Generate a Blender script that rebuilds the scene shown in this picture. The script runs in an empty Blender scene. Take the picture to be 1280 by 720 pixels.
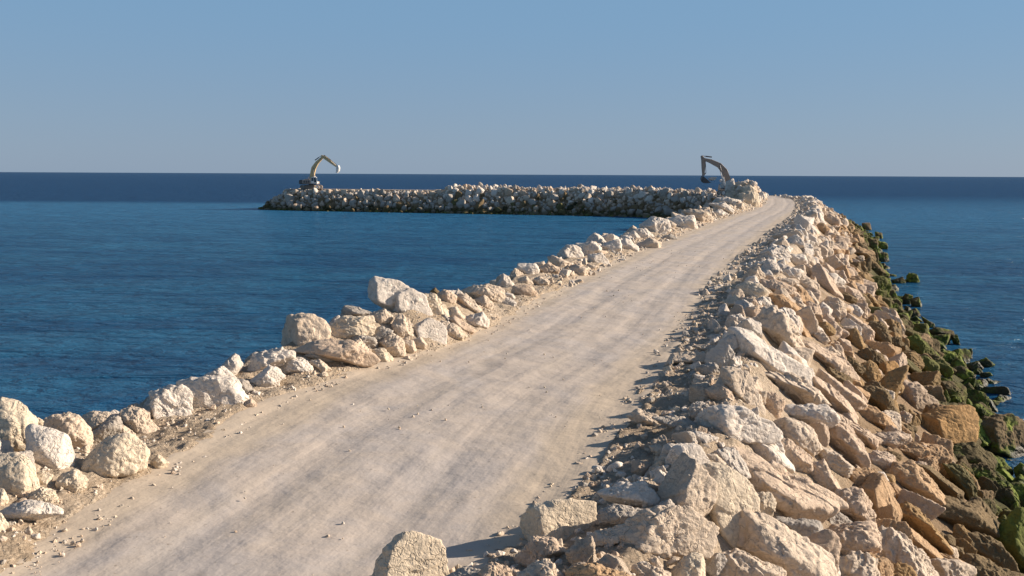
import bpy, bmesh, math, random
import numpy as np
from mathutils import Matrix, Vector

random.seed(7)
rng = np.random.default_rng(11)
SC = bpy.context.scene
COL = SC.collection
W0, H0 = 1280., 720.
FPX = 1100.
CAM_Z = 9.4
ROAD_Z = 5.3

# ------------------------------------------------------------------ camera
pitch = math.atan((360 - 218) / FPX)
roll = math.atan(6.2 / 1280)
cF = np.array([0, math.cos(pitch), -math.sin(pitch)])
R0 = np.array([1., 0, 0]); U0 = np.array([0, math.sin(pitch), math.cos(pitch)])
cR = R0 * math.cos(roll) + U0 * math.sin(roll)
cU = U0 * math.cos(roll) - R0 * math.sin(roll)
CAM = np.array([0, 0, CAM_Z])
cam = bpy.data.cameras.new('camera')
cam.sensor_width = 36; cam.lens = FPX / W0 * 36
cam.clip_start = 0.1; cam.clip_end = 80000
co = bpy.data.objects.new('camera', cam); COL.objects.link(co)
co.matrix_world = Matrix(((cR[0], cU[0], -cF[0], 0), (cR[1], cU[1], -cF[1], 0), (cR[2], cU[2], -cF[2], CAM_Z), (0, 0, 0, 1)))
SC.camera = co

def ray(px, py):
    return cF + cR * ((px - 640) / FPX) + cU * ((360 - py) / FPX)   # depth along view axis = t
def proj(P):
    q = np.asarray(P) - CAM
    d = q @ cF
    dd = np.where(d > .05, d, .05)
    return 640 + FPX * (q @ cR) / dd, 360 - FPX * (q @ cU) / dd, d

# ------------------------------------------------------------------ numpy noise
_pr = np.random.default_rng(3)
GR = _pr.normal(size=(256, 3)); GR /= np.linalg.norm(GR, axis=1)[:, None]
def gnoise(p):
    i = np.floor(p).astype(np.int64); f = p - i
    u = f * f * f * (f * (f * 6 - 15) + 10)
    out = 0
    for dx in (0, 1):
        wx = u[:, 0] if dx else 1 - u[:, 0]
        for dy in (0, 1):
            wy = u[:, 1] if dy else 1 - u[:, 1]
            for dz in (0, 1):
                wz = u[:, 2] if dz else 1 - u[:, 2]
                h = ((i[:, 0] + dx) * 73856093 ^ (i[:, 1] + dy) * 19349663 ^ (i[:, 2] + dz) * 83492791)
                h = (h ^ (h >> 7) ^ (h >> 15)) & 255
                g = GR[h]
                out = out + wx * wy * wz * (g[:, 0] * (f[:, 0] - dx) + g[:, 1] * (f[:, 1] - dy) + g[:, 2] * (f[:, 2] - dz))
    return out * 1.6
def fbm(p, octs=4, gain=.5, lac=2.03):
    a = 1.; s = 0; n = 0
    for k in range(octs):
        s = s + a * gnoise(p + 17.3 * k); p = p * lac; n += a; a *= gain
    return s / n
def n2(x, y, s, octs=3, seed=0.):
    x = np.atleast_1d(x).astype(float); y = np.atleast_1d(y).astype(float)
    return fbm(np.stack([x * s + seed, y * s - seed * 1.7, np.full_like(x, seed * .37 + .5)], 1), octs)

# ------------------------------------------------------------------ jetty plan
YL = [-40, 0, 9, 12, 15, 17, 19, 22.4, 27, 34, 40, 48.7, 64, 76, 85, 107, 130, 164, 180]
XL = [-5.6, -5.2, -5.0, -4.7, -4.3, -3.6, -2.4, -.6, .6, 2.5, 4.4, 7.1, 12.6, 16.8, 20.2, 29, 37, 47, 51]
YR = [-40, 0, 7, 9, 11.5, 13.3, 15.8, 20, 25, 34.5, 45, 60, 76, 90, 107, 130, 164, 180]
XR = [-3, -2.6, -1.5, -.3, .7, 1.3, 2.2, 3.4, 5, 8.2, 12.0, 17.4, 23.4, 28.6, 34.6, 42, 52, 56]
YW = [-40, 10, 24, 39, 57, 87, 104, 150, 180]
WW = [10.5, 9.8, 10., 11.6, 9.7, 9.2, 9.8, 12.5, 12]         # reach of the seaward slope
YCL = [-40, 5, 11.3, 13.2, 17.5, 20, 24, 27, 40, 64, 85, 110, 165]
CL = [5.7, 5.8, 5.75, 5.36, 5.62, 6.1, 6.1, 5.62, 5.6, 5.68, 5.82, 6.0, 6.1]   # crest of the harbour side
YT = np.linspace(-40, 190, 2301)
def _sm(v):
    k = np.ones(25) / 25
    return np.convolve(np.pad(v, 12, mode='edge'), k, mode='valid')
XLt = _sm(np.interp(YT, YL, XL)); XRt = _sm(np.interp(YT, YR, XR))
DX = np.gradient(_sm(_sm((XLt + XRt) / 2)), YT)
CTt = 1 / np.sqrt(1 + DX ** 2)
def xl_(y): return np.interp(y, YT, XLt)
def xr_(y): return np.interp(y, YT, XRt)
def ct_(y): return np.interp(y, YT, CTt)
BW = np.array([(47, 158), (50.5, 176), (47, 195), (31, 209.5), (10, 216), (-12, 222), (-45, 232), (-57, 236)], float)
BWH = np.array([3.0, 3.0, 3.0, 3.0, 2.8, 2.8, 3.0, 2.6])
def bw_dist(x, y):
    best = np.full(np.shape(x), 1e9); hw = np.full(np.shape(x), 3.)
    for k in range(len(BW) - 1):
        a, b = BW[k], BW[k + 1]; ab = b - a
        t = np.clip(((x - a[0]) * ab[0] + (y - a[1]) * ab[1]) / (ab @ ab), 0, 1)
        d = np.hypot(x - a[0] - t * ab[0], y - a[1] - t * ab[1])
        m = d < best; best = np.where(m, d, best); hw = np.where(m, BWH[k] * (1 - t) + BWH[k + 1] * t, hw)
    return best, hw
def H(x, y, detail=True):
    shp = np.shape(x)
    x = np.atleast_1d(np.asarray(x, float)).ravel(); y = np.atleast_1d(np.asarray(y, float)).ravel()
    xl, xr, c = xl_(y), xr_(y), ct_(y)
    dl = (xl - x) * c; dr = (x - xr) * c
    w = np.interp(y, YW, WW); crl = np.interp(y, YCL, CL)
    jl = n2(x, y, .35, 2, 4.) * .35; jr = n2(x, y, .35, 2, 9.) * .35
    dl2 = dl + jl; dr2 = dr + jr
    # seaward profile
    s = np.clip((dr2 - 2.2) / (w - 2.2), 0, 2)
    zr = np.where(dr2 < 0, 5.20, np.where(dr2 < .35, 5.20 + dr2 / .35 * .13, np.where(dr2 < 1.1, 5.33 + (dr2 - .35) / .75 * .09,
         np.where(dr2 < 1.9, 5.42 + (dr2 - 1.1) / .8 * .36, np.where(dr2 < 2.2, 5.78, 5.78 - 5.87 * s)))))
    zl = np.where(dl2 < 0, 5.20, np.where(dl2 < .3, 5.20 + dl2 / .3 * .16, np.where(dl2 < .8, 5.36 + (dl2 - .3) / .5 * (crl - 5.5) * .5,
         np.where(dl2 < 1.5, 5.36 + (crl - 5.5) * .5 + (dl2 - .8) / .7 * (crl - 5.36 - (crl - 5.5) * .5),
         np.where(dl2 < 2.1, crl, crl - (dl2 - 2.1) * .72)))))
    zr = zr - .48 * np.clip((dr2 - 1.4) / 1.2, 0, 1)
    zl = zl - .12 * np.clip((dl2 - .6) / 1., 0, 1)
    z = np.where(dr > 0, zr, np.where(dl > 0, zl, 5.20))
    # the pile of spoil at the far corner
    z = z + np.where(dl > .3, 3.7 * np.exp(-(((x - 39.7) / 3.6) ** 2 + ((y - 157) / 6) ** 2)), 0) * np.clip((dl - .3) / 1.5, 0, 1)
    end = np.clip((y - 160) / 1., 0, 40)
    z = z - end * 1.2
    # mound the camera stands on
    z = z + np.clip((5.2 - y) / 5, 0, 1) ** 1.3 * 2.4 * np.exp(-((x - 1) / 5) ** 2)
    bd, hw = bw_dist(x, y)
    ridge = np.clip((x + 22) / 6, 0, 1) * np.clip((40 - x) / 5, 0, 1)
    zb = np.where(bd < hw, 5.20, 5.20 - (bd - hw) * .74) + ridge * (.45 + n2(x, y, .13, 2, 61.) * .9) * np.exp(-(bd / 3.4) ** 4)
    z = np.where(y > 150, np.maximum(z, zb), z)
    z = np.maximum(z, -3.0)
    if detail:
        ondeck = (dl < -.15) & (dr < -.15) & (y < 160)
        am = np.where(ondeck, .0, 1.)
        near = np.exp(-(np.maximum(np.maximum(dl, dr), 0) / 2.2) ** 2) * np.clip((60 - y) / 30, 0, 1)
        lump = np.clip(n2(x, y, 5.5, 3, 5.) + .12, 0, 1)
        z = z + am * (n2(x, y, 1.4, 3, 2.) * .12 + lump * .075 + n2(x, y, 15., 2, 8.) * .035 * near)
        fur = np.exp(-((dl - .15) / .4) ** 2) * np.sin(21 * dl + 2.5 * n2(x, y, .8, 2, 71.)) + np.exp(-((dr - .1) / .4) ** 2) * np.sin(21 * dr + 2.5 * n2(x, y, .8, 2, 72.))
        z = z + am * .035 * fur * np.clip(n2(x, y, .5, 2, 73.) * 3 + .5, 0, 1)
    return z.reshape(shp) if shp else float(z[0])

# ------------------------------------------------------------------ helpers
def link(o, parent=None):
    COL.objects.link(o)
    if parent is not None: o.parent = parent
    return o
def tag(o, label=None, cat=None, group=None, kind=None):
    if label: o['label'] = label
    if cat: o['category'] = cat
    if group: o['group'] = group
    if kind: o['kind'] = kind
    return o
def mesh_np(name, V, F, smooth=True):
    me = bpy.data.meshes.new(name)
    V = np.asarray(V, np.float32); F = np.asarray(F, np.int32)
    me.vertices.add(len(V)); me.vertices.foreach_set('co', V.ravel())
    k = F.shape[1]
    me.loops.add(F.size); me.loops.foreach_set('vertex_index', F.ravel())
    me.polygons.add(len(F)); me.polygons.foreach_set('loop_start', np.arange(0, F.size, k, dtype=np.int32))
    me.polygons.foreach_set('use_smooth', np.full(len(F), smooth, bool))
    me.update(calc_edges=True)
    return me
_ICO = {}
def ico(n):
    if n not in _ICO:
        bm = bmesh.new(); bmesh.ops.create_icosphere(bm, subdivisions=n, radius=1.)
        V = np.array([v.co[:] for v in bm.verts]); V /= np.linalg.norm(V, axis=1)[:, None]
        F = np.array([[v.index for v in f.verts] for f in bm.faces]); bm.free()
        _ICO[n] = (V, F)
    return _ICO[n]

# ------------------------------------------------------------------ materials
def lin(c):
    return tuple(((v / 12.92) if v <= .04045 else ((v + .055) / 1.055) ** 2.4) for v in c)
class NT:
    def __init__(s, name):
        s.m = bpy.data.materials.new(name); s.m.use_nodes = True
        s.t = s.m.node_tree; s.b = s.t.nodes['Principled BSDF']
    def n(s, typ, **kw):
        nd = s.t.nodes.new(typ)
        for k, v in kw.items():
            if k.startswith('i_'):
                nd.inputs[k[2:].replace('_', ' ')].default_value = v
            else: setattr(nd, k, v)
        return nd
    def l(s, a, b): s.t.links.new(a, b)
    def noise(s, vec, scale, detail=4, rough=.5, dist=0.):
        nd = s.n('ShaderNodeTexNoise'); nd.inputs['Scale'].default_value = scale
        nd.inputs['Detail'].default_value = detail; nd.inputs['Roughness'].default_value = rough
        nd.inputs['Distortion'].default_value = dist
        s.l(vec, nd.inputs['Vector']); return nd.outputs['Fac']
    def ramp(s, fac, a, b, lo=0., hi=1.):
        nd = s.n('ShaderNodeMapRange', interpolation_type='SMOOTHSTEP')
        s.l(fac, nd.inputs['Value'])
        for k, v in (('From Min', a), ('From Max', b), ('To Min', lo), ('To Max', hi)): nd.inputs[k].default_value = v
        return nd.outputs['Result']
    def mix(s, fac, a, b, mode='MIX'):
        nd = s.n('ShaderNodeMix', data_type='RGBA', blend_type=mode)
        for sock, v in ((nd.inputs[0], fac), (nd.inputs[6], a), (nd.inputs[7], b)):
            if isinstance(v, (int, float)): sock.default_value = v
            elif isinstance(v, tuple): sock.default_value = (*v[:3], 1)
            else: s.l(v, sock)
        return nd.outputs[2]
    def math(s, op, a, b=0.):
        nd = s.n('ShaderNodeMath', operation=op)
        for k, v in ((0, a), (1, b)):
            if isinstance(v, (int, float)): nd.inputs[k].default_value = v
            else: s.l(v, nd.inputs[k])
        return nd.outputs[0]
    def bump(s, h, dist, strength=1., normal=None):
        nd = s.n('ShaderNodeBump'); nd.inputs['Distance'].default_value = dist; nd.inputs['Strength'].default_value = strength
        s.l(h, nd.inputs['Height'])
        if normal is not None: s.l(normal, nd.inputs['Normal'])
        return nd.outputs['Normal']

def rock_material(name, c1, c2, c3, algae=0., use_world=False, grey=.5, tide=1.):
    """stone: two tones, grey weathering patches, dust, pits; wet and weedy where it meets the sea"""
    N = NT(name); b = N.b
    geo = N.n('ShaderNodeNewGeometry'); tc = N.n('ShaderNodeTexCoord'); oi = N.n('ShaderNodeObjectInfo')
    pos = geo.outputs['Position']
    if use_world: vec = pos
    else:
        ad = N.n('ShaderNodeVectorMath', operation='ADD'); N.l(tc.outputs['Object'], ad.inputs[0])
        sc = N.n('ShaderNodeVectorMath', operation='SCALE'); N.l(oi.outputs['Location'], sc.inputs[0]); sc.inputs['Scale'].default_value = 3.1
        N.l(sc.outputs[0], ad.inputs[1]); vec = ad.outputs[0]
    big = N.noise(vec, .9, 3, .55, .4)
    col = N.mix(N.ramp(big, .36, .64), c1, c2)
    # each stone a little different
    hue = N.noise(pos, .55, 2)
    col = N.mix(N.math('MULTIPLY', N.ramp(hue, .42, .68), .55), col, c3)
    wth = N.noise(vec, 3.1, 9, .68, .6)
    col = N.mix(N.math('MULTIPLY', N.ramp(wth, .56, .68), grey), col, tuple(.42 * v + .03 for v in c2))
    fine = N.noise(vec, 22., 6, .7)
    col = N.mix(N.ramp(fine, .30, .72, .0, 1.), tuple(v * .80 for v in c2), col)
    vor = N.n('ShaderNodeTexVoronoi', feature='DISTANCE_TO_EDGE'); vor.inputs['Scale'].default_value = 2.3
    wv = N.n('ShaderNodeVectorMath', operation='ADD'); N.l(vec, wv.inputs[0])
    nn = N.n('ShaderNodeTexNoise'); nn.inputs['Scale'].default_value = 3.; nn.inputs['Detail'].default_value = 4; N.l(vec, nn.inputs['Vector'])
    N.l(nn.outputs['Color'], wv.inputs[1]); N.l(wv.outputs[0], vor.inputs['Vector'])
    crack = N.ramp(vor.outputs['Distance'], .0, .035)
    # tide zone
    sep = N.n('ShaderNodeSeparateXYZ'); N.l(pos, sep.inputs[0]); z = sep.outputs['Z']
    zn = N.math('ADD', z, N.math('MULTIPLY', N.math('SUBTRACT', N.noise(pos, .8, 5, .6), .5), 2.4))
    zn = N.math('ADD', zn, N.ramp(sep.outputs['Y'], 120., 180., 0., .9))       # the sheltered breakwater carries less weed
    brown = N.ramp(zn, 2.9, 1.2)
    col = N.mix(N.math('MULTIPLY', brown, .82 * tide), col, (.105, .078, .036))
    gpatch = N.math('MULTIPLY', N.ramp(zn, 2.0, .8), N.ramp(N.noise(pos, 1.1, 6, .65), .50 - .16 * algae, .60 - .12 * algae))
    gcol = N.mix(N.ramp(N.noise(pos, 2.3, 7, .7), .38, .66), (.030, .046, .010), (.26, .31, .05))
    col = N.mix(N.math('MULTIPLY', gpatch, .92 * tide), col, gcol)
    wet = N.ramp(zn, .45, .0)
    col = N.mix(N.math('MULTIPLY', wet, .85), col, (.022, .024, .014))
    N.l(col, b.inputs['Base Color'])
    b.inputs['Specular IOR Level'].default_value = .22
    N.l(N.ramp(wet, 0, 1, .93, .5), b.inputs['Roughness'])
    h1 = N.noise(vec, 4.2, 8, .66, .3)
    nr = N.bump(h1, .075, .75)
    pit = N.n('ShaderNodeTexVoronoi'); pit.inputs['Scale'].default_value = 11.; N.l(wv.outputs[0], pit.inputs['Vector'])
    nr = N.bump(N.ramp(pit.outputs['Distance'], .05, .45), .016, .4, nr)
    nr = N.bump(crack, .03, .6, nr)
    nr = N.bump(N.noise(vec, 30., 5, .65), .011, .8, nr)
    N.l(nr, b.inputs['Normal'])
    return N.m

ROCK_ARGS = {
 'w': ('white limestone', (.80, .72, .62), (.74, .65, .55), (.78, .67, .55), dict(grey=.32)),
 'c': ('cream limestone', (.74, .615, .48), (.66, .535, .405), (.70, .55, .41), dict(grey=.5)),
 'y': ('yellowish limestone', (.76, .64, .48), (.69, .575, .43), (.72, .58, .42), dict(grey=.2)),
 'p': ('pink limestone', (.70, .555, .42), (.63, .48, .35), (.67, .505, .365), dict(grey=.45)),
 't': ('tan sandstone', (.60, .42, .255), (.53, .35, .20), (.57, .375, .21), dict(grey=.45)),
 'o': ('ochre sandstone', (.46, .30, .14), (.38, .245, .115), (.38, .27, .14), dict(grey=.5)),
 'b': ('brown stone', (.27, .19, .10), (.21, .15, .08), (.23, .165, .085), dict(grey=.6)),
 'l': ('olive weedy stone', (.20, .165, .07), (.16, .14, .06), (.14, .15, .05), dict(algae=.4, grey=.5)),
 'g': ('green weedy stone', (.13, .15, .036), (.21, .25, .045), (.085, .09, .03), dict(algae=1., grey=.4)),
 'd': ('dark wet stone', (.055, .052, .030), (.045, .045, .024), (.05, .06, .02), dict(algae=.5, grey=.4)),
 'q': ('orange sandstone', (.56, .33, .13), (.47, .28, .12), (.60, .40, .25), dict(grey=.25, tide=.15)),
 'k': ('grey limestone', (.52, .46, .39), (.45, .40, .34), (.54, .46, .37), dict(grey=.45)),
}
RM = {k: rock_material(*a[:4], **a[4]) for k, a in ROCK_ARGS.items()}
CNAME = {'q': 'orange', 'w': 'white', 'c': 'cream', 'y': 'yellowish', 'p': 'pinkish', 't': 'tan', 'o': 'ochre', 'b': 'brown', 'l': 'olive', 'g': 'weedy green', 'd': 'dark wet', 'k': 'grey'}

RMW = {}
def world_versions():
    # the same stones for the merged objects: pattern laid in world space
    for k, a in ROCK_ARGS.items(): RMW[k] = rock_material(a[0] + ' loose', *a[1:4], **a[4], use_world=True)

world_versions()
def ground_material():
    N = NT('rubbly jetty fill'); b = N.b
    geo = N.n('ShaderNodeNewGeometry'); pos = geo.outputs['Position']
    col = N.mix(N.ramp(N.noise(pos, .7, 5, .6), .35, .65), (.50, .395, .28), (.60, .495, .375))
    col = N.mix(N.math('MULTIPLY', N.ramp(N.noise(pos, 5., 8, .7), .5, .7), .5), col, (.40, .29, .19))
    vor = N.n('ShaderNodeTexVoronoi'); vor.inputs['Scale'].default_value = 16.; N.l(pos, vor.inputs['Vector'])
    col = N.mix(N.ramp(vor.outputs['Distance'], .25, .6, 0, .35), col, (.33, .24, .16))
    sep = N.n('ShaderNodeSeparateXYZ'); N.l(pos, sep.inputs[0]); z = sep.outputs['Z']
    zn = N.math('ADD', z, N.math('MULTIPLY', N.math('SUBTRACT', N.noise(pos, .8, 5, .6), .5), 2.4))
    col = N.mix(N.ramp(zn, 5.0, 3.6, 0, .85), col, (.26, .175, .10))
    col = N.mix(N.ramp(zn, 1.7, .8, 0, .9), col, (.055, .058, .02))
    N.l(col, b.inputs['Base Color']); b.inputs['Roughness'].default_value = .95; b.inputs['Specular IOR Level'].default_value = .15
    nr = N.bump(N.noise(pos, 5., 9, .72), .14, .9)
    nr = N.bump(N.ramp(vor.outputs['Distance'], .6, .1), .03, .7, nr)
    nr = N.bump(N.noise(pos, 60., 5, .7), .010, .7, nr)
    N.l(nr, b.inputs['Normal'])
    return N.m
def road_material():
    N = NT('compacted limestone track'); b = N.b
    geo = N.n('ShaderNodeNewGeometry'); pos = geo.outputs['Position']
    uv = N.n('ShaderNodeUVMap').outputs['UV']          # u across in metres, v along in metres
    st = N.n('ShaderNodeMapping'); st.inputs['Scale'].default_value = (1, .16, 1); N.l(uv, st.inputs['Vector'])
    streak = N.noise(st.outputs[0], 1.3, 3, .5, .5)
    patch = N.noise(pos, .42, 7, .66, 1.2)
    col = N.mix(N.ramp(patch, .38, .62), (.53, .45, .375), (.48, .425, .38))
    col = N.mix(N.ramp(streak, .46, .66, 0, .22), col, (.46, .39, .30))
    col = N.mix(N.ramp(streak, .50, .34, 0, .08), col, (.34, .30, .255))
    sepu = N.n('ShaderNodeSeparateXYZ'); N.l(uv, sepu.inputs[0])
    wob = N.math('ADD', sepu.outputs['X'], N.math('MULTIPLY', N.math('SUBTRACT', N.noise(pos, .6, 4, .6), .5), 1.3))
    au = N.math('ABSOLUTE', wob)
    edge = N.ramp(au, 1.75, 2.5)                       # loose tan sand thrown out to the sides
    col = N.mix(N.math('MULTIPLY', edge, .75), col, (.53, .43, .315))
    mid = N.noise(pos, 2.3, 9, .72)
    col = N.mix(N.ramp(mid, .52, .74, 0, .36), col, (.34, .28, .22))
    col = N.mix(N.ramp(N.noise(pos, 40., 3, .6), .60, .75, 0, .22), col, (.62, .55, .45))
    col = N.mix(N.ramp(N.noise(pos, 14., 4, .6), .62, .72, 0, .6), col, (.25, .20, .155))
    N.l(col, b.inputs['Base Color']); b.inputs['Roughness'].default_value = .92; b.inputs['Specular IOR Level'].default_value = .18
    tr = N.n('ShaderNodeMapping'); tr.inputs['Scale'].default_value = (1, .05, 1); N.l(uv, tr.inputs['Vector'])
    nr = N.bump(N.noise(tr.outputs[0], 5., 3, .5), .03, .35)
    nr = N.bump(N.noise(pos, 1.3, 5, .5), .10, .7, nr)
    nr = N.bump(N.noise(pos, 26., 3, .5), .004, .5, nr)
    N.l(nr, b.inputs['Normal'])
    return N.m
def sea_material():
    N = NT('sea water'); b = N.b
    geo = N.n('ShaderNodeNewGeometry'); pos = geo.outputs['Position']
    sep = N.n('ShaderNodeSeparateXYZ'); N.l(pos, sep.inputs[0])
    mp = N.n('ShaderNodeMapping'); mp.inputs['Scale'].default_value = (.35, 1, 1); N.l(pos, mp.inputs['Vector'])
    y = N.math('ADD', sep.outputs['Y'], N.math('MULTIPLY', N.math('SUBTRACT', N.noise(mp.outputs[0], .012, 2, .5), .5), 30.))
    deep = N.math('MULTIPLY', N.ramp(y, 255., 300.), N.ramp(sep.outputs['X'], 110., 70.))
    deep = N.math('MAXIMUM', deep, N.math('MULTIPLY', N.ramp(y, 170., 460.), N.ramp(sep.outputs['X'], 20., 60.)))
    tex = N.noise(mp.outputs[0], .085, 9, .72, .6)
    near = N.mix(N.ramp(tex, .35, .65), (.008, .064, .150), (.020, .112, .212))
    near = N.mix(N.ramp(y, 70., 235., 0, .9), near, (.026, .138, .268))
    col = N.mix(deep, near, (.013, .056, .135))
    rp = N.n('ShaderNodeMapping'); rp.inputs['Scale'].default_value = (.45, 1, 1); rp.inputs['Rotation'].default_value = (0, 0, .12); N.l(pos, rp.inputs['Vector'])
    nr = N.bump(N.noise(rp.outputs[0], .22, 3, .5, .3), 1.5, 1.)
    nr = N.bump(N.noise(rp.outputs[0], 1.1, 5, .6, .4), .55, 1., nr)
    nr = N.bump(N.noise(rp.outputs[0], 5.5, 4, .6), .08, .9, nr)
    # wave-roughened water: body colour scattered up from below, with a share of sky mirrored off the facets
    df = N.n('ShaderNodeBsdfDiffuse'); N.l(col, df.inputs['Color']); N.l(nr, df.inputs['Normal'])
    gl = N.n('ShaderNodeBsdfGlossy'); gl.inputs['Roughness'].default_value = .16; N.l(nr, gl.inputs['Normal'])
    fr = N.n('ShaderNodeFresnel'); fr.inputs['IOR'].default_value = 1.33; N.l(nr, fr.inputs['Normal'])
    share = N.math('MULTIPLY', N.ramp(fr.outputs[0], .0, .8, .04, .42), N.ramp(deep, 0., 1., 1., .55))
    mx = N.n('ShaderNodeMixShader'); N.l(share, mx.inputs[0]); N.l(df.outputs[0], mx.inputs[1]); N.l(gl.outputs[0], mx.inputs[2])
    N.l(mx.outputs[0], N.t.nodes['Material Output'].inputs['Surface']); N.t.nodes.remove(b)
    return N.m
def paint(name, col, rough=.55, metal=0., dirt=.35):
    N = NT(name); b = N.b
    tc = N.n('ShaderNodeTexCoord')
    n_ = N.noise(tc.outputs['Object'], 1.6, 8, .7)
    c = N.mix(N.ramp(n_, .48, .7, 0, dirt), col, (.20, .15, .10))
    N.l(c, b.inputs['Base Color']); b.inputs['Roughness'].default_value = rough; b.inputs['Metallic'].default_value = metal
    return N.m
M_YEL = paint('faded yellow paint', (.62, .44, .22)); M_ORG = paint('weathered tan paint', (.42, .29, .21), dirt=.5)
M_WHT = paint('pale grey paint', (.72, .70, .66), dirt=.2); M_DRK = paint('dark steel', (.09, .08, .08), .6)
M_TRK = paint('muddy track steel', (.24, .19, .15), .8, dirt=.6); M_ROD = paint('steel rod', (.30, .28, .27), .35, .2, 0.)
M_GLS = paint('cab glass', (.05, .07, .09), .08, 0., .05); M_PNK = paint('dusty cowl paint', (.55, .42, .34), dirt=.3)
M_BKT = paint('worn bucket steel', (.66, .64, .60), .45, .3, .2)

# ------------------------------------------------------------------ ground of the jetty and breakwater
def grid_mesh(name, X, Y, Z, mat):
    r, c = X.shape
    V = np.stack([X.ravel(), Y.ravel(), Z.ravel()], 1)
    i = np.arange(r * c).reshape(r, c)
    F = np.stack([i[:-1, :-1].ravel(), i[:-1, 1:].ravel(), i[1:, 1:].ravel(), i[1:, :-1].ravel()], 1)
    me = mesh_np(name, V, F); me.materials.append(mat)
    return me
GM = ground_material()
ys = np.concatenate([np.arange(-14, 6, .5), np.arange(6, 20, .05), np.arange(20, 32, .09), np.arange(32, 60, .2), np.arange(60, 150.01, .5)])
DL = np.concatenate([np.arange(-15, -3.2, .35), np.arange(-3.2, .25, .05), [.6, 1.]])          # offsets from the left edge, outward negative
DR = np.concatenate([[-1., -.6], np.arange(-.25, 3.4, .05), np.arange(3.4, 17, .22)])
Xg = []; Yg = []
for yy in ys:
    c = ct_(yy); row = np.concatenate([xl_(yy) + DL / c, xr_(yy) + DR / c])   # finest near the road edges
    Xg.append(row); Yg.append(np.full(len(row), yy))
Xg = np.array(Xg); Yg = np.array(Yg)
g1 = grid_mesh('ground', Xg, Yg, H(Xg, Yg), GM)
xs2 = np.arange(-82, 84, .6); ys2 = np.arange(150, 262, .6)
X2, Y2 = np.meshgrid(xs2, ys2)
Z2 = H(X2, Y2)
V1 = np.empty(len(g1.vertices) * 3, np.float32); g1.vertices.foreach_get('co', V1); V1 = V1.reshape(-1, 3)
r1, c1_ = Xg.shape; i1 = np.arange(r1 * c1_).reshape(r1, c1_)
i2 = np.arange(X2.size).reshape(X2.shape) + len(V1)
Fq = lambda i: np.stack([i[:-1, :-1].ravel(), i[:-1, 1:].ravel(), i[1:, 1:].ravel(), i[1:, :-1].ravel()], 1)
gm = mesh_np('ground', np.concatenate([V1, np.stack([X2.ravel(), Y2.ravel(), Z2.ravel()], 1)]), np.concatenate([Fq(i1), Fq(i2)]))
gm.materials.append(GM); bpy.data.meshes.remove(g1)
tag(link(bpy.data.objects.new('ground', gm)), kind='structure')

# sea: one sheet out to the horizon
def sea():
    a = [-40000, -9000, -2500, -800, -300, -120, 0, 120, 300, 800, 2500, 9000, 40000]
    b = [-3000, -300, 0, 60, 150, 300, 600, 1500, 5000, 15000, 60000]
    X, Y = np.meshgrid(np.array(a, float), np.array(b, float))
    me = grid_mesh('sea', X, Y, np.zeros_like(X), sea_material())
    tag(link(bpy.data.objects.new('sea', me)), kind='structure')
sea()

# road ribbon
def road():
    L = []; R = []
    for yy in np.concatenate([np.arange(-8, 30, .12), np.arange(30, 160, .4)]):
        c = ct_(yy)
        L.append((xl_(yy) - .35 / c, yy)); R.append((xr_(yy) + .35 / c, yy))
    pts = [BW[0]]
    for k in range(len(BW) - 1):
        for t in np.linspace(0, 1, 22)[1:]: pts.append(BW[k] * (1 - t) + BW[k + 1] * t)
    pts = np.array(pts)
    for it in range(6): pts[1:-1] = (pts[:-2] + 2 * pts[1:-1] + pts[2:]) / 4
    tn = np.gradient(pts, axis=0); tn /= np.linalg.norm(tn, axis=1)[:, None]
    nrm = np.stack([-tn[:, 1], tn[:, 0]], 1)
    for p, n_ in list(zip(pts, nrm))[4:]:
        L.append(tuple(p + n_ * 2.7)); R.append(tuple(p - n_ * 2.7))
    L = np.array(L); R = np.array(R)
    nc = 56; t = np.linspace(0, 1, nc)
    X = L[:, 0:1] * (1 - t) + R[:, 0:1] * t; Y = L[:, 1:2] * (1 - t) + R[:, 1:2] * t
    wid = np.linalg.norm(R - L, axis=1)[:, None]
    U = (t[None, :] - .5) * wid
    ln = np.concatenate([[0], np.cumsum(np.linalg.norm(np.diff((L + R) / 2, axis=0), axis=1))])
    Vv = np.repeat(ln[:, None], nc, 1)
    Z = ROAD_Z + n2(X.ravel(), Y.ravel(), .5, 3, 1.).reshape(X.shape) * .035 + n2(U.ravel() * 3, Vv.ravel() * .2, 1., 3, 6.).reshape(X.shape) * .02
    Z = Z - .03 * np.exp(-((np.abs(U) - 1.0) / .35) ** 2)         # two shallow wheel ruts
    Z = Z + np.clip((np.abs(U) - wid / 2 + .45) / .3, 0, 1) * .03
    me = grid_mesh('road', X, Y, Z, road_material())
    uvl = me.uv_layers.new(name='UVMap')
    li = np.empty(len(me.loops), np.int32); me.loops.foreach_get('vertex_index', li)
    uvl.data.foreach_set('uv', np.stack([U.ravel()[li], Vv.ravel()[li]], 1).astype(np.float32).ravel())
    tag(link(bpy.data.objects.new('road', me)), kind='structure')
road()

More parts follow.
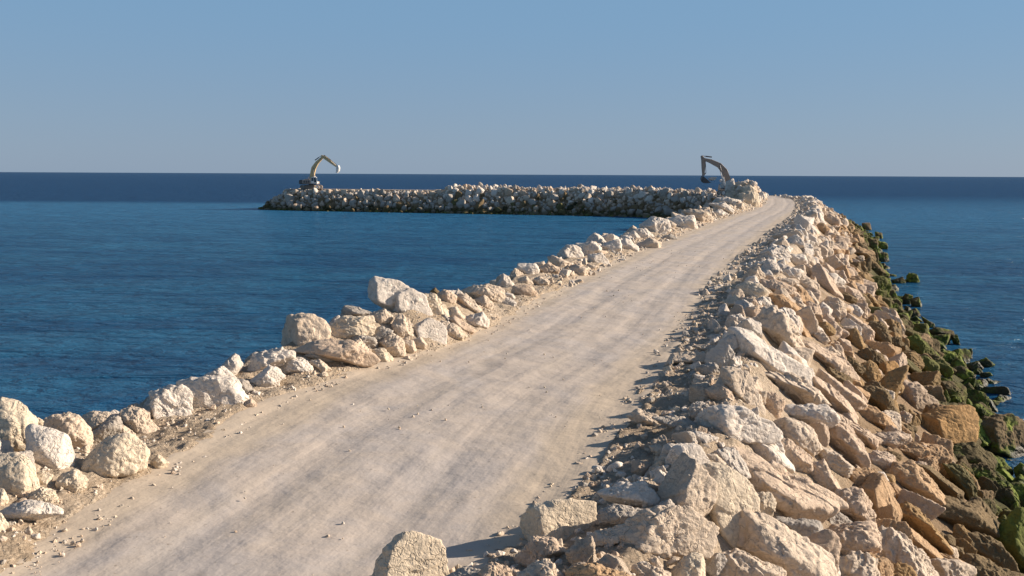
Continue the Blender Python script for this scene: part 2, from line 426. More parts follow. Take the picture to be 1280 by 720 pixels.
# ------------------------------------------------------------------ boulder shapes
def stone(level, planes, hs, S, rr, p=16., rough=1., octs=5):
    """rounded polyhedron bounded by planes n.x = h (metres), half extents S, then eroded"""
    D, F = ico(level)
    S = np.asarray(S, float)
    P = np.asarray(planes) * S[None, :]
    hn = np.asarray(hs)
    q = np.maximum(D @ P.T / hn[None, :], 0)
    r = (q ** p).sum(1) ** (-1 / p)
    V = D * r[:, None] * S[None, :]
    sz = S.mean()
    o = rr.uniform(-50, 50, 3)
    q = V / sz
    dirn = V / (np.linalg.norm(V, axis=1)[:, None] + 1e-9)
    disp = .10 * fbm(q * 1.15 + o, 2) + .075 * rough * fbm(q * 2.6 + o * .7, 3)
    rg = 1 - np.abs(fbm(q * 2.1 + o * 1.3, 3)) * 2.2
    disp -= .075 * rough * np.clip(rg - .45, 0, 1)
    if rr.random() < .6:                                  # bedding ledges
        ax = rr.normal(size=3); ax /= np.linalg.norm(ax)
        t = q @ ax * rr.uniform(2., 3.6) + fbm(q * 1.4 - o, 2) * 1.1
        fr = t - np.floor(t)
        disp += .055 * rough * (np.clip(fr / .82, 0, 1) - np.clip((fr - .82) / .18, 0, 1) - .45)
    if level >= 5:
        disp += .030 * rough * fbm(q * 7.5 - o, 4, .62)
        pt = fbm(q * 11. + o * .5, 2)
        disp -= .035 * rough * np.clip(pt - .22, 0, 1)
    V = V + dirn * disp[:, None] * sz
    return V, F
def random_stone(level, rr, blocky=None):
    """library stone of unit size"""
    n = rr.integers(9, 15)
    N_ = rr.normal(size=(n, 3)); N_ /= np.linalg.norm(N_, axis=1)[:, None]
    hs = rr.uniform(.66, 1.0, n)
    ax = np.vstack([np.eye(3), -np.eye(3)]) + rr.normal(scale=.22, size=(6, 3)); ax /= np.linalg.norm(ax, axis=1)[:, None]
    N_ = np.vstack([N_, ax]); hs = np.concatenate([hs, rr.uniform(.78, 1.0, 6)])
    S = np.array([1, rr.uniform(.68, 1.), rr.uniform(.55, .9)])
    # planes in unit space: pass S through hs by scaling
    Pn = N_ / S[None, :]; ln = np.linalg.norm(Pn, axis=1); 
    return stone(level, Pn / ln[:, None], hs / ln, S, rr, p=rr.uniform(14, 34), rough=rr.uniform(.7, 1.35))
# outlines of the single boulders seen in the photograph, five units to a pixel, tile origin first
TR = """
T 0 470
1 y -60,200 0,155 90,160 160,210 205,290 200,400 175,470 0,490 -60,480
2 y -60,520 0,495 120,495 190,550 235,700 180,770 60,760 -60,740
3 w 180,340 215,320 270,330 400,370 455,490 440,590 380,640 260,620 200,560
4 c 260,310 330,255 450,240 520,280 560,360 560,430 470,460 400,420 300,370
5 y 210,280 240,262 272,285 260,315 215,318
6 c 515,260 580,225 670,225 700,260 650,310 570,350 530,310
7 w 660,260 715,215 775,240 760,280 690,290
8 k 560,380 620,320 710,265 745,290 750,340 640,440 570,480
9 y 520,590 560,515 640,430 720,385 810,370 875,420 905,520 880,590 760,625 560,655
10 c 750,300 830,350 880,410 860,440 760,360
11 c 780,230 830,205 900,220 960,310 1000,365 960,400 880,400 850,340 780,280
12 c 895,215 930,225 935,270 905,260
14 y 945,540 990,495 1050,540 1030,575 960,590
15 y 215,610 270,600 325,625 320,680 280,720 220,690
16 y 365,680 400,620 470,590 540,650 530,700 480,740 400,760
17 c 500,460 550,430 565,490 540,505
T 0 576
18 w 10,320 100,270 200,250 340,290 370,330 260,345 130,385 40,370
19 y 200,200 260,170 330,190 360,260 320,285 210,260
20 y -30,180 20,180 50,240 20,300 -30,300
21 y -40,340 0,335 50,410 50,470 0,510 -40,500
22 p 110,190 150,180 185,215 170,250 115,245
23 p 50,430 80,415 105,450 80,475 50,470
24 w 185,465 245,455 250,485 200,495
T 160 400
25 w 145,470 230,430 330,420 390,480 370,620 260,690 200,640 160,540
26 w 330,400 440,370 640,360 700,430 730,490 660,570 500,590 370,600 340,500
27 w 490,350 600,295 680,370 640,420 520,380
28 c 280,420 340,375 385,385 320,430
29 k 640,375 740,375 760,440 800,460 740,480 670,430
30 w 750,340 800,220 950,180 1030,210 1020,250 940,300 830,365 755,370
31 w 950,310 1040,235 1110,260 1145,310 1100,350 1000,350
32 w 770,380 880,290 930,300 970,350 920,430 850,440
33 p 700,530 770,495 800,530 780,560 690,560
T 320 330
36 c 155,510 230,370 330,330 360,320 440,380 450,440 420,480 300,490 210,545 160,540
37 p 250,545 380,475 570,480 740,600 630,635 430,560
38 y 440,470 470,400 560,330 700,330 730,390 700,450 560,480 460,480
39 k 540,330 560,262 600,265 700,300 720,330 620,325
40 c 720,310 800,285 850,330 830,370 770,400 730,370
41 w 700,160 750,80 850,100 960,155 900,230 850,290 790,270 730,220
42 w 850,300 905,160 960,150 1045,190 1060,260 1100,320 1030,355 960,350 870,310
43 y 1050,190 1130,190 1220,310 1200,350 1110,350 1060,270
44 b 1090,170 1120,150 1150,180 1120,200
45 p 1140,190 1180,165 1250,200 1240,250 1190,260 1150,220
46 w 985,460 1000,380 1070,340 1150,350 1190,430 1170,510 1080,520 1040,460
48 c 975,480 1030,460 1065,500 1050,530 990,520
49 c 1160,360 1240,380 1280,420 1270,480 1190,470
50 c 850,400 900,320 950,350 990,460 940,490 870,450
51 k 710,430 780,395 850,420 840,470 780,520 750,470
52 c 780,500 850,440 920,480 930,580 870,605 820,550
53 c 920,480 980,480 1000,540 960,560 925,530
54 k 580,460 640,440 740,460 750,510 700,540 650,500
55 c 570,510 650,470 710,540 720,600 640,560
56 y 730,540 800,530 855,590 840,625 750,610
57 c 920,590 950,575 990,610 960,635
59 k 300,580 380,535 470,560 480,610 420,610 340,590
60 c 340,610 400,600 460,650 440,690 370,650
T 450 310
63 c 610,300 660,290 720,340 755,380 740,420 680,400 620,340
64 c 520,380 600,370 650,430 620,470 560,450 520,420
65 w 645,440 760,405 800,460 790,500 730,510 680,480
66 p 555,440 600,430 650,470 715,510 690,535 620,510 580,475
67 y 540,490 600,480 665,550 640,590 560,580
68 c 650,270 700,245 800,230 870,260 900,330 895,360 820,340 740,330 680,300
69 c 725,330 780,300 830,350 820,400 770,395
70 w 985,100 1090,100 1115,150 1090,190 1030,180 985,160
71 c 1090,95 1150,85 1160,120 1120,130
72 c 990,200 1040,180 1080,225 1060,250 1000,235
73 p 1120,130 1180,90 1240,130 1230,160 1170,180
74 p 960,240 1050,235 1100,280 1080,320 1000,310 955,290
75 c 1085,200 1130,180 1180,210 1170,240 1110,260
76 c 1180,70 1220,55 1280,90 1280,130 1230,115
T 620 260
78 c 330,310 360,300 470,350 440,390 390,380 340,340
79 w 390,290 440,245 530,235 540,300 500,340 430,330
80 w 530,340 540,235 600,215 650,250 655,285 580,290 575,345
81 w 580,300 660,285 705,330 700,370 640,365 590,340
82 c 450,400 500,360 570,380 560,430 480,435
83 c 570,350 640,370 600,400
84 w 650,240 710,210 770,200 780,260 740,300 680,280
85 w 770,210 820,195 885,240 880,290 800,290 780,270
86 w 860,190 870,140 930,130 980,180 940,220 880,220
87 c 880,230 960,190 1025,220 1020,260 930,290 890,270
88 w 905,110 980,60 1070,80 1080,140 1020,190 950,160
89 c 1080,110 1140,150 1100,165
90 k 1040,180 1090,165 1135,190 1120,220 1050,220
91 w 1085,70 1150,50 1240,70 1250,130 1160,145 1100,110
92 w 1165,25 1220,10 1280,40 1280,90 1200,60
T 780 200
93 w 280,380 330,360 430,350 440,430 350,445
94 c 370,320 430,310 500,320 550,360 540,400 470,400 430,360
95 c 480,310 530,310 550,370 500,360
96 w 550,330 600,310 650,340 590,385
97 w 530,275 620,265 680,310 670,340 600,320
98 w 580,235 640,230 720,250 730,280 680,290 600,270
99 c 680,280 740,270 755,310 700,320
100 y 720,215 780,200 830,215 840,290 780,310 730,260
101 y 740,170 790,160 830,190 825,215 750,205
102 w 640,140 680,120 690,160 660,210 635,190
103 c 700,150 740,135 780,150 770,170 710,170
104 p 800,165 840,190 885,220 860,235 830,210
105 c 670,190 715,200 720,235 680,225
106 w 600,120 630,130 620,145 600,135
107 p 820,260 860,280 850,310 810,310
108 k 590,160 630,140 650,190 640,240 590,235
109 c 640,215 690,200 700,260 640,260
T 460 576
200 y 20,860 60,720 100,620 160,530 250,480 400,475 450,520 500,640 520,860
402 k 500,720 600,680 700,690 760,760 480,780
403 p 690,700 800,650 900,690 900,800 700,800
404 c 560,640 620,625 650,660 580,680
201 c 570,590 640,560 690,600 700,650 580,655
T 640 576
202 y 60,440 100,310 240,255 400,240 550,240 545,330 520,440 370,555 250,560 100,500
203 p 30,600 130,480 250,480 330,570 210,640 60,660
204 c 40,720 150,650 220,630 265,680 260,760 60,760
205 c 440,510 540,430 680,420 720,470 650,500 500,530
206 w 560,200 700,140 800,150 890,230 950,300 880,320 700,280 590,240
207 k 550,400 560,310 650,275 880,330 820,400 700,420
208 c 640,560 700,480 850,400 900,330 1080,300 1200,340 1270,420 1240,560 1130,590 940,620 760,610
209 t 360,690 500,650 640,690 760,740 380,760
210 c 870,680 860,620 900,610 940,660 920,690
211 c 940,650 1000,600 1045,610 1010,645 950,665
212 y 1000,690 1100,590 1180,590 1205,760 960,760
213 c 760,660 840,650 980,700 950,760 760,740
T 850 576
214 y 60,170 180,50 330,50 440,160 470,260 400,400 370,560 260,560 180,380
215 y 440,200 560,210 590,250 570,350 500,350 420,300
216 p 270,20 420,-60 560,0 850,150 1000,260 850,370 740,380 600,360 480,190 350,80
217 w 378,-155 475,-185 600,-100 710,30 710,75 625,70 450,-5
218 k 590,380 640,360 780,380 850,390 885,470 880,560 800,530 690,450
219 k 850,370 920,300 980,310 1065,380 1000,420 950,440 870,420
220 c 360,540 420,340 530,360 700,460 900,570 945,620 940,760 700,760 560,680 450,640
221 p 870,470 1000,400 1180,390 1230,470 1200,580 1080,580 940,640 890,560
222 c 950,660 1100,580 1200,640 1280,760 950,760
223 c 150,640 350,570 440,620 640,710 640,780 160,780
225 p 940,280 1000,190 1120,180 1180,260 1230,440 1160,400 1040,340 960,300
226 t 1010,170 1050,50 1200,50 1280,120 1280,210 1150,190
227 p 800,130 820,20 900,0 1000,180 940,200 850,150
T 1024 576
229 w 340,70 400,70 430,130 350,130
230 t 420,150 470,145 560,220 590,270 540,300 440,300 400,230
231 t 400,100 480,20 600,10 670,100 770,220 760,270 640,270 520,150
232 c 340,640 370,440 450,450 640,600 730,720 700,780 560,660 420,690
233 o 400,720 450,655 540,650 600,700 600,780 400,780
234 o 450,320 560,270 640,320 800,520 780,560 680,500 520,380
235 t 480,400 560,420 700,530 800,640 720,660 600,560 500,460
236 b 600,30 700,40 860,170 890,250 800,240 700,140
237 l 780,30 880,30 940,120 970,280 920,280 870,160
238 b 650,270 800,230 1000,290 1080,380 1080,470 880,420 700,360
239 b 880,470 1000,460 1120,520 1190,620 1180,700 1000,640 880,540
240 b 820,660 960,600 1080,660 1280,730 1280,800 820,800
241 g 1110,480 1200,380 1290,330 1400,500 1400,760 1250,720 1180,600
242 g 1110,370 1150,340 1200,390 1180,430 1120,420
243 g 1090,80 1150,50 1240,130 1300,180 1240,190 1130,150
244 d 1050,140 1180,130 1230,210 1220,300 1130,290 1060,240
245 b 920,20 1040,20 1090,110 1060,160 960,120
246 g 1220,60 1260,20 1320,60 1320,160 1250,150
T 1024 440
250 q 560,540 640,420 720,390 830,335 970,335 1000,370 990,450 950,570 780,605 680,590
251 t 950,560 1000,470 1200,405 1300,420 1400,520 1400,700 1230,700 1090,640
252 p 430,280 480,220 580,185 640,200 750,330 740,370 640,390 560,370 490,360
253 q 370,160 400,70 470,65 530,120 540,180 500,210 420,220
254 l 480,50 530,35 590,80 655,170 600,170 540,110
255 b 240,240 330,220 430,260 480,370 440,410 340,330
256 p 460,400 520,370 570,400 550,440 470,450
257 t 210,420 230,330 330,340 430,410 480,490 400,480 300,450
258 p 20,120 100,180 200,250 280,320 200,390 100,330 0,200
259 p 0,490 60,450 180,480 260,560 290,650 270,740 180,680 100,600
260 p 270,540 330,520 470,500 560,520 560,560 450,600 300,590
261 t 440,600 600,570 675,610 620,670 560,680
262 p 280,660 360,620 450,650 480,740 290,740
263 c -20,720 0,590 100,630 200,720 180,780 0,780
264 l 760,640 860,580 960,570 1090,660 1060,730 900,700
265 g 560,50 660,30 740,80 740,160 660,150
266 g 700,60 770,50 820,120 800,180 730,130
267 l 690,190 740,160 780,200 750,240 700,230
268 d 820,110 880,90 950,130 940,180 850,190
269 l 910,80 980,60 1015,100 990,130 930,130
270 d 980,60 1040,35 1095,80 1060,110 1000,100
271 d 1010,130 1060,125 1080,150 1010,165
272 l 860,220 930,195 970,240 940,270 870,265
273 d 940,190 1000,180 1025,240 960,255
274 d 1040,325 1080,300 1130,310 1110,335
275 l 750,280 790,240 815,300 800,330 760,320
277 o 200,140 210,80 330,60 380,140 340,210 230,200
278 b 20,130 80,100 200,160 200,210 100,180
T 900 440
281 c 200,110 300,130 500,170 620,280 660,330 500,350 420,290 300,170
282 w 350,360 440,330 650,330 720,400 690,460 600,490 480,440 380,400
283 p 270,270 330,260 400,310 360,420 330,440 270,390
284 c 20,140 60,110 190,150 270,330 250,400 160,330 40,230
285 w -120,480 -80,400 60,340 150,340 300,430 370,510 350,560 80,560 -40,530
286 p 510,190 560,160 660,200 800,330 840,400 780,420 640,290
287 p 640,160 700,180 850,260 920,330 840,350 740,280
288 c 350,450 430,420 570,490 620,600 560,640 480,560 380,540
289 p 350,560 430,550 560,660 570,760 430,760
291 p 720,400 800,420 900,480 1000,540 960,600 850,540 760,470
293 w 20,20 100,40 175,90 160,110 70,120 20,90
294 p -60,280 -80,240 0,200 60,240 100,320 40,340 -10,340
T 700 440
298 w 800,540 860,500 980,540 900,575 820,580
299 w 665,700 760,590 880,580 935,700 920,780 690,780
300 c 920,640 980,640 1030,690 1000,740 930,720
301 k 830,340 900,330 1000,350 990,390 880,440 820,400
302 w 640,380 700,365 760,385 700,400 640,400
303 k 590,400 760,400 870,460 840,490 700,470 630,440
304 c 430,400 500,360 600,400 655,460 600,475 480,450
305 w 840,140 900,150 920,180 860,190
306 k 860,100 960,70 1010,130 960,165 880,130
307 c 740,250 850,220 880,240 840,275 760,270
308 c 560,590 620,580 660,620 640,660 590,640
309 c 530,600 570,610 580,650 545,650
T 820 320
280 w 430,560 460,460 560,450 680,520 780,620 960,720 900,800 700,740 560,660
311 c 640,400 700,330 760,340 880,470 910,560 880,650 780,610 680,520 600,440
312 p 550,410 580,330 640,315 670,370 640,420 570,415
313 t 660,300 700,240 800,250 900,330 880,360 760,340
314 w 470,520 510,475 550,510 530,550
315 p 630,190 660,150 760,150 860,200 850,240 780,260 690,225
316 c 860,150 940,140 1000,200 960,220 880,200
317 c 880,230 960,220 1010,290 980,330 920,300
318 p 905,110 930,50 980,70 990,120 960,160
319 p 980,90 1030,60 1100,170 1170,260 1160,300 1080,270 1000,180
320 y 520,190 570,165 640,180 690,230 640,290 560,270
321 y 420,280 500,250 560,300 540,350 450,330
322 c 290,430 320,395 355,420 350,460 300,460
323 c 370,450 430,440 455,480 420,500 370,480
325 k 680,100 720,80 770,90 740,130 690,120
326 w 760,110 830,70 900,90 890,150 800,160
327 w 920,400 980,400 1040,460 1000,480 940,450
328 p 1060,430 1110,410 1160,460 1150,520 1090,520
329 b 1130,240 1190,230 1250,270 1230,300 1170,290
330 w 1200,310 1250,310 1290,350 1250,390 1200,360
331 p 900,560 960,540 1080,600 1200,700 1160,740 1020,680
332 t 850,370 900,400 960,520 1000,560 930,560 890,480
333 c 1050,570 1100,565 1150,610 1120,640 1070,610
334 c 980,480 1040,470 1080,530 1040,560 990,530
335 c 60,690 120,610 240,600 380,640 360,670 200,690
336 c 230,560 330,550 410,580 400,600 290,590
T 1000 320
341 o 400,30 450,20 540,100 550,150 490,140 410,80
343 g 390,180 430,130 520,130 560,190 540,240 460,220
344 g 450,210 540,220 530,280 480,280
345 g 655,150 680,105 730,110 745,160 720,185 660,180
346 d 570,150 640,130 660,180 580,180
347 d 620,290 660,240 700,250 700,310 650,325
348 l 695,270 740,260 760,310 730,340 695,320
349 l 560,320 600,300 640,340 620,390 570,380
350 d 670,350 720,330 750,370 720,400 680,390
351 o 390,240 440,240 520,330 550,400 510,390 430,310
352 l 430,320 500,330 540,400 480,420 430,380
353 b 400,440 460,415 530,440 560,520 555,590 500,570 440,500
354 l 580,470 640,445 740,480 750,520 660,500 600,500
355 g 650,520 740,500 830,590 830,650 700,640 655,580
356 d 810,470 880,450 950,470 955,540 890,530
357 d 940,490 980,500 1000,580 970,570
358 g 830,520 890,540 920,590 860,600
359 g 860,600 960,600 1000,660 950,700 880,680
360 b 560,510 620,510 650,570 620,620 570,580
362 g 690,650 780,650 860,720 760,740
364 l 690,410 740,410 790,470 760,490 700,450
365 d 760,380 830,420 840,470 790,450
366 b 340,620 420,580 500,620 530,680 450,700 380,660
367 o 290,480 350,460 400,560 370,620 300,560
368 t 270,590 330,600 330,640 270,630
369 b 240,640 320,630 400,700 380,740 280,700
370 b 160,440 210,405 260,440 250,470 200,460
T 900 236
380 w 265,420 300,380 380,360 440,420 430,460 350,470 290,460
381 w 430,410 520,420 540,470 480,500 400,470
383 t 790,400 860,370 930,385 970,420 960,450 880,430
384 c 850,430 900,420 900,470 870,475
386 t 810,310 860,285 895,320 880,360 820,355
387 p 670,330 740,295 800,310 790,350 700,350
388 p 635,190 690,160 740,190 730,240 660,230
389 t 600,230 640,215 680,250 660,300 615,280
390 t 890,220 935,215 940,270 900,280
391 b 930,310 980,320 985,390 940,400 910,350
392 l 990,400 1040,400 1050,450 1010,480 970,450
393 l 970,270 1010,280 1015,320 980,330
394 g 990,330 1040,340 1040,390 1000,400
396 w 480,290 520,330 520,380 450,370 420,340 440,310
397 c 350,570 430,560 480,590 440,620 370,610
398 c 190,500 240,470 290,500 290,545 220,540
"""
# a ridge: where the shaded face meets the lit one, as a fraction of the width; side tilt of each face
RIDGE = {202: .33, 250: .5, 251: .38, 41: .3, 42: .28, 299: .42, 200: .12, 252: .55, 253: .25, 46: .2, 380: .35, 285: .42, 280: .35, 214: .4, 208: .3,
         25: .3, 36: .6, 219: .45, 312: .6, 79: .3, 81: .35, 318: .7, 25: .3, 284: .2, 241: .3}
EXACT = {202: 26, 250: 26, 41: 24, 42: 24, 46: 22, 217: 22, 299: 24, 280: 20}
LAND = {
 1: ('large smooth yellowish boulder standing behind the others at the near end of the harbour row', 'smooth yellowish boulder at the row end'),
 3: ('heart-shaped white boulder notched at the top, in front of a large yellowish one', 'heart-shaped white boulder'),
 9: ('broad egg-shaped cream boulder with pitted underside, sitting on sand beside the track', 'egg-shaped cream boulder'),
 16: ('round granular boulder on the sand between the heart-shaped and the egg-shaped ones', 'round granular boulder'),
 18: ('flat white slab lying on sand in front of the big rounded yellowish boulder', 'flat white slab on the sand'),
 2: ('big rounded pale yellow boulder directly behind the flat white slab on the sand', 'big rounded pale yellow boulder'),
 11: ('oblong cream boulder leaning towards the sand just beyond the egg-shaped one', 'oblong leaning cream boulder'),
 26: ('very long bright white boulder lying along the harbour edge above a sand patch', 'very long white boulder'),
 25: ('white boulder with dark flank butting against the near end of the very long one', 'white boulder with dark flank'),
 27: ('peaked white boulder rising behind the very long white one', 'peaked white boulder'),
 30: ('broad bright boulder with shaded harbour flank, beyond the peaked white one', 'broad bright boulder'),
 36: ('large crumbly pitted boulder with a peaked top standing against the sea', 'crumbly peaked boulder'),
 37: ('long low slab with dark shaded underside slanting towards the track', 'long low shaded slab'),
 38: ('wide pale yellow block behind the long shaded slab', 'wide pale yellow block'),
 41: ('tallest tilted white slab jutting up over the harbour water, with grey shaded flank', 'tallest tilted white slab'),
 42: ('wedge-shaped white boulder propped against the tallest tilted slab, track side', 'propped white wedge boulder'),
 46: ('squarish sunlit white block at the track edge below the propped wedge', 'squarish white block'),
 65: ('whitish boulder at the foot of the heap where the rubble spreads onto the track', 'whitish boulder by the spread rubble'),
 68: ('big knobbly cream boulder closing the far end of the tall heap', 'knobbly cream boulder'),
 70: ('whitish flat-topped boulder on top of the row after the gap beyond the tall heap', 'flat-topped whitish boulder'),
 80: ('upright split white boulder halfway along the harbour row', 'upright split white boulder'),
 88: ('bright bulky white boulder on the harbour row near the dark water corner', 'bulky white boulder'),
 100: ('large yellowish block in the high spoil pile at the far end of the track', 'large yellowish block of the pile'),
 200: ('yellowish boulder alone at the very bottom of the track with a shadow across it', 'lone yellowish boulder'),
 201: ('small pale stone in shadow between the lone boulder and the square-faced block', 'small pale stone in shadow'),
 202: ('square-faced pale block with one dark shaded side at the bottom edge of the track', 'square-faced pale block'),
 208: ('bulky pitted boulder with rough granular surface next to the tall cream one', 'bulky pitted boulder'),
 214: ('tall smooth cream boulder with a dark shadow across its upper track side', 'tall smooth cream boulder'),
 216: ('huge long pinkish slab sloping diagonally down the seaward side', 'huge long pinkish slab'),
 217: ('smooth narrow white slab lying on the huge long pinkish slab', 'smooth narrow white slab'),
 218: ('bluish grey shaded block with a sunlit rim under the huge pinkish slab', 'bluish grey shaded block'),
 219: ('small grey wedge of stone on the slope beside the bluish grey block', 'grey stone wedge'),
 220: ('wide mottled cream boulder with deep hollows at the bottom of the slope', 'wide mottled cream boulder'),
 241: ('bright green seaweed-covered boulder low by the water at the bottom corner', 'bright green boulder'),
 250: ('orange squared block with one black shaded face beside the water', 'orange squared block'),
 251: ('large rough tan boulder on the water side of the orange squared block', 'large rough tan boulder'),
 252: ('pinkish boulder with a shaded flank just beyond the orange squared block', 'pinkish boulder with shaded flank'),
 253: ('smooth ochre boulder standing upright beside the green weedy stones', 'smooth ochre boulder'),
 254: ('narrow pale green slab between the smooth ochre boulder and the weedy stones', 'narrow pale green slab'),
 280: ('long brilliant white boulder running down from the crest, the brightest on the slope', 'brilliant white crest boulder'),
 285: ('broad white crest boulder with a wide shaded face towards the track', 'broad white crest boulder'),
 299: ('angular white block split into a sunlit and a shaded face at the rubble edge', 'angular two-faced white block'),
 311: ('big rounded cream boulder behind the brilliant white one on the crest', 'big rounded crest boulder'),
 320: ('lumpy yellowish mound of stone at the track edge beyond the shadows', 'lumpy yellowish stone'),
 341: ('pinkish orange boulder above the first green weedy rock by the water', 'pinkish orange boulder'),
 343: ('green weedy boulder with brown top just below the pinkish orange one', 'brown-topped green boulder'),
 345: ('green-topped rock standing in the sea apart from the slope', 'rock standing in the sea'),
 274: ('tiny dark rock barely breaking the water surface off the slope', 'tiny dark rock in the water'),
 351: ('long ochre ridge-shaped stone bordering the green weedy zone', 'ochre ridge-shaped stone'),
 355: ('big dark green boulder in the middle of the weedy zone', 'big dark green boulder'),
 380: ('whitish boulder casting a long pointed shadow across the track', 'whitish long-shadow boulder'),
 386: ('rounded tan boulder on the far slope with a dark stone on its track side', 'rounded far tan boulder'),
 330: ('small chalk-white boulder among tan ones halfway down the slope', 'small chalk-white boulder'),
}
def parse():
    out = []; ox = oy = 0
    for ln in TR.strip().splitlines():
        p = ln.split()
        if p[0] == 'T': ox, oy = float(p[1]), float(p[2]); continue
        pts = np.array([[float(v) for v in q.split(',')] for q in p[2:]]) / 5 + (ox, oy)
        out.append((int(p[0]), p[1], pts))
    return out
def hull(P):
    P = sorted(map(tuple, P))
    def half(P):
        h = []
        for p in P:
            while len(h) > 1 and (h[-1][0] - h[-2][0]) * (p[1] - h[-2][1]) - (h[-1][1] - h[-2][1]) * (p[0] - h[-2][0]) <= 0: h.pop()
            h.append(p)
        return h
    a = half(P); b = half(P[::-1]); return np.array(a[:-1] + b[:-1])

BOULDERS = []      # dict: V or lib, pos, radius, col, zone, tr id
def level_for(rpx):
    return 7 if rpx > 34 else 6 if rpx > 13 else 5 if rpx > 6 else 4
def zone_of(x, y):
    if y > 172: return 'far'
    return 'sea' if x > (xl_(y) + xr_(y)) / 2 else 'harbour'
IN_WATER = {274, 345, 346, 271, 270}
def place_traced():
    tdep = np.concatenate([np.arange(5, 40, .06), np.arange(40, 120, .2), np.arange(120, 240, .5)])
    for (tid, colr, P) in parse():
        P = P.copy(); P[P[:, 1] > 724, 1] += 26          # those cut by the lower edge of the picture carry on below it
        hp = hull(P)
        c0 = (hp.min(0) + hp.max(0)) / 2
        ext = (hp.max(0) - hp.min(0)) / 2
        r = ray(c0[0], c0[1])
        pts = CAM[None] + tdep[:, None] * r[None]
        hz = H(pts[:, 0], pts[:, 1], False)
        if tid in IN_WATER: hz = np.maximum(hz, -.05)
        hz = np.maximum(hz, .05)
        half = np.sqrt(ext[0] * ext[1]) / FPX * tdep
        cl = pts[:, 2] - hz
        k = .38 if c0[1] > 500 else .32
        hit = np.argmax(cl < k * half) if (cl < k * half).any() else len(tdep) - 1
        # resting on a crest the sight line only just clears
        i = 1
        while i < hit:
            if cl[i] < cl[i - 1] and cl[i] <= cl[i + 1] and cl[i] < 1.15 * half[i] and cl[i:hit].max() > cl[i] + .25 and pts[i, 1] > 8:
                hit = i; break
            i += 1
        if c0[0] < 960 and c0[1] < 700 and tid < 120 and hz[hit] < 3.6:
            q = np.where((hz > 4.7) & (np.arange(len(tdep)) < hit))[0]
            if len(q): hit = q[np.argmin(cl[q])]
        d = tdep[hit]
        s = d / FPX
        rpx = math.sqrt(ext[0] * ext[1])
        rr = np.random.default_rng(1000 + tid)
        # polygon in metres about its centre, y up
        Q = (hp - c0) * s; Q[:, 1] *= -1
        if np.sum(Q[:, 0] * np.roll(Q[:, 1], -1) - Q[:, 1] * np.roll(Q[:, 0], -1)) < 0: Q = Q[::-1]
        gf = 1.15 if (tid not in IN_WATER and tid not in EXACT) else 1.05
        ex = ext * s
        depth = (.55 * min(ex) + .40 * max(ex)) * rr.uniform(.9, 1.1)
        N_ = []; hh = []
        for a in range(len(Q)):
            e = Q[(a + 1) % len(Q)] - Q[a]; L = np.hypot(*e)
            if L < 1e-6: continue
            n_ = np.array([e[1], -e[0]]) / L; h = n_ @ Q[a]
            if h < .02: continue
            for be in (rr.uniform(.12, .55), -rr.uniform(.3, .9)):
                N_.append((n_[0] * math.cos(be), n_[1] * math.cos(be), math.sin(be))); hh.append(h * math.cos(be))
        for k_ in range(0 if tid in RIDGE else 4):
            th = rr.uniform(0, 2 * math.pi) if k_ else math.pi / 2
            ga = rr.uniform(.35, .9)
            N_.append((math.cos(th) * math.sin(ga), math.sin(th) * math.sin(ga), math.cos(ga)))
            hh.append(depth * rr.uniform(.8, .98))
        if tid in RIDGE:
            rx = -ex[0] + 2 * ex[0] * RIDGE[tid]
            for n_ in ((-.90, -.04, .44), (.55, .24, .80)):
                n_ = np.array(n_) / np.linalg.norm(n_)
                N_.append(tuple(n_)); hh.append(max(n_ @ np.array([rx, 0, depth * .82]), .1 * depth))
        if tid in RIDGE: N_.append((.05, .80, .60)); hh.append(.80 * ex[1] * .62 + .60 * depth * .6)
        N_.append((0, 0, 1)); hh.append(depth); N_.append((0, 0, -1)); hh.append(depth)
        p = EXACT.get(tid, rr.uniform(14, 28))
        V, F = stone(level_for(rpx * 1.0), N_, hh, (ex[0], ex[1], depth), rr, p=p, rough=.6 if tid in EXACT or tid in (200, 214, 217, 1, 2, 3) else rr.uniform(.8, 1.3) * (.85 if rpx > 45 else 1.15))
        # keep the outline at its size
        for ax in (0, 1):
            lo, hi = V[:, ax].min(), V[:, ax].max()
            V[:, ax] = (V[:, ax] - (lo + hi) / 2) * (2 * ex[ax] * gf / (hi - lo))
        pos = CAM + d * r
        Vw = V[:, 0:1] * cR[None] + V[:, 1:2] * cU[None] - V[:, 2:3] * cF[None]
        BOULDERS.append(dict(V=Vw, F=F, pos=pos, r=float(np.mean([ex[0], ex[1], depth])), ex=ex, col=colr, tid=tid, zone=zone_of(pos[0], pos[1]), px=c0, rpx=rpx, poly=hp, d=d))
place_traced()
TRACED_N = len(BOULDERS)

# ------------------------------------------------------------------ the stones between and beyond them
LIB_N = 26
LIB = {}
def lib(k, level):
    if (k, level) not in LIB: LIB[(k, level)] = random_stone(level, np.random.default_rng(500 + k))
    return LIB[(k, level)]
class Bins:
    def __init__(s, c=1.): s.c = c; s.g = {}
    def near(s, x, y, rad):
        m = int(math.ceil((rad + 1.4) / s.c)); a, b = int(x // s.c), int(y // s.c)
        for i in range(a - m, a + m + 1):
            for j in range(b - m, b + m + 1):
                for q in s.g.get((i, j), ()): yield q
    def add(s, x, y, r): s.g.setdefault((int(x // s.c), int(y // s.c)), []).append((x, y, r))
bins = Bins()
TP = [(b['px'], b['ex'], b['d'], b['poly'], b['rpx']) for b in BOULDERS]
tpx = np.array([t[0] for t in TP]); tpe = np.array([(t[3].max(0) - t[3].min(0)) / 2 for t in TP]); tpd = np.array([t[2] for t in TP])
for b in BOULDERS:
    bins.add(b['pos'][0], b['pos'][1], b['r'] * .62)
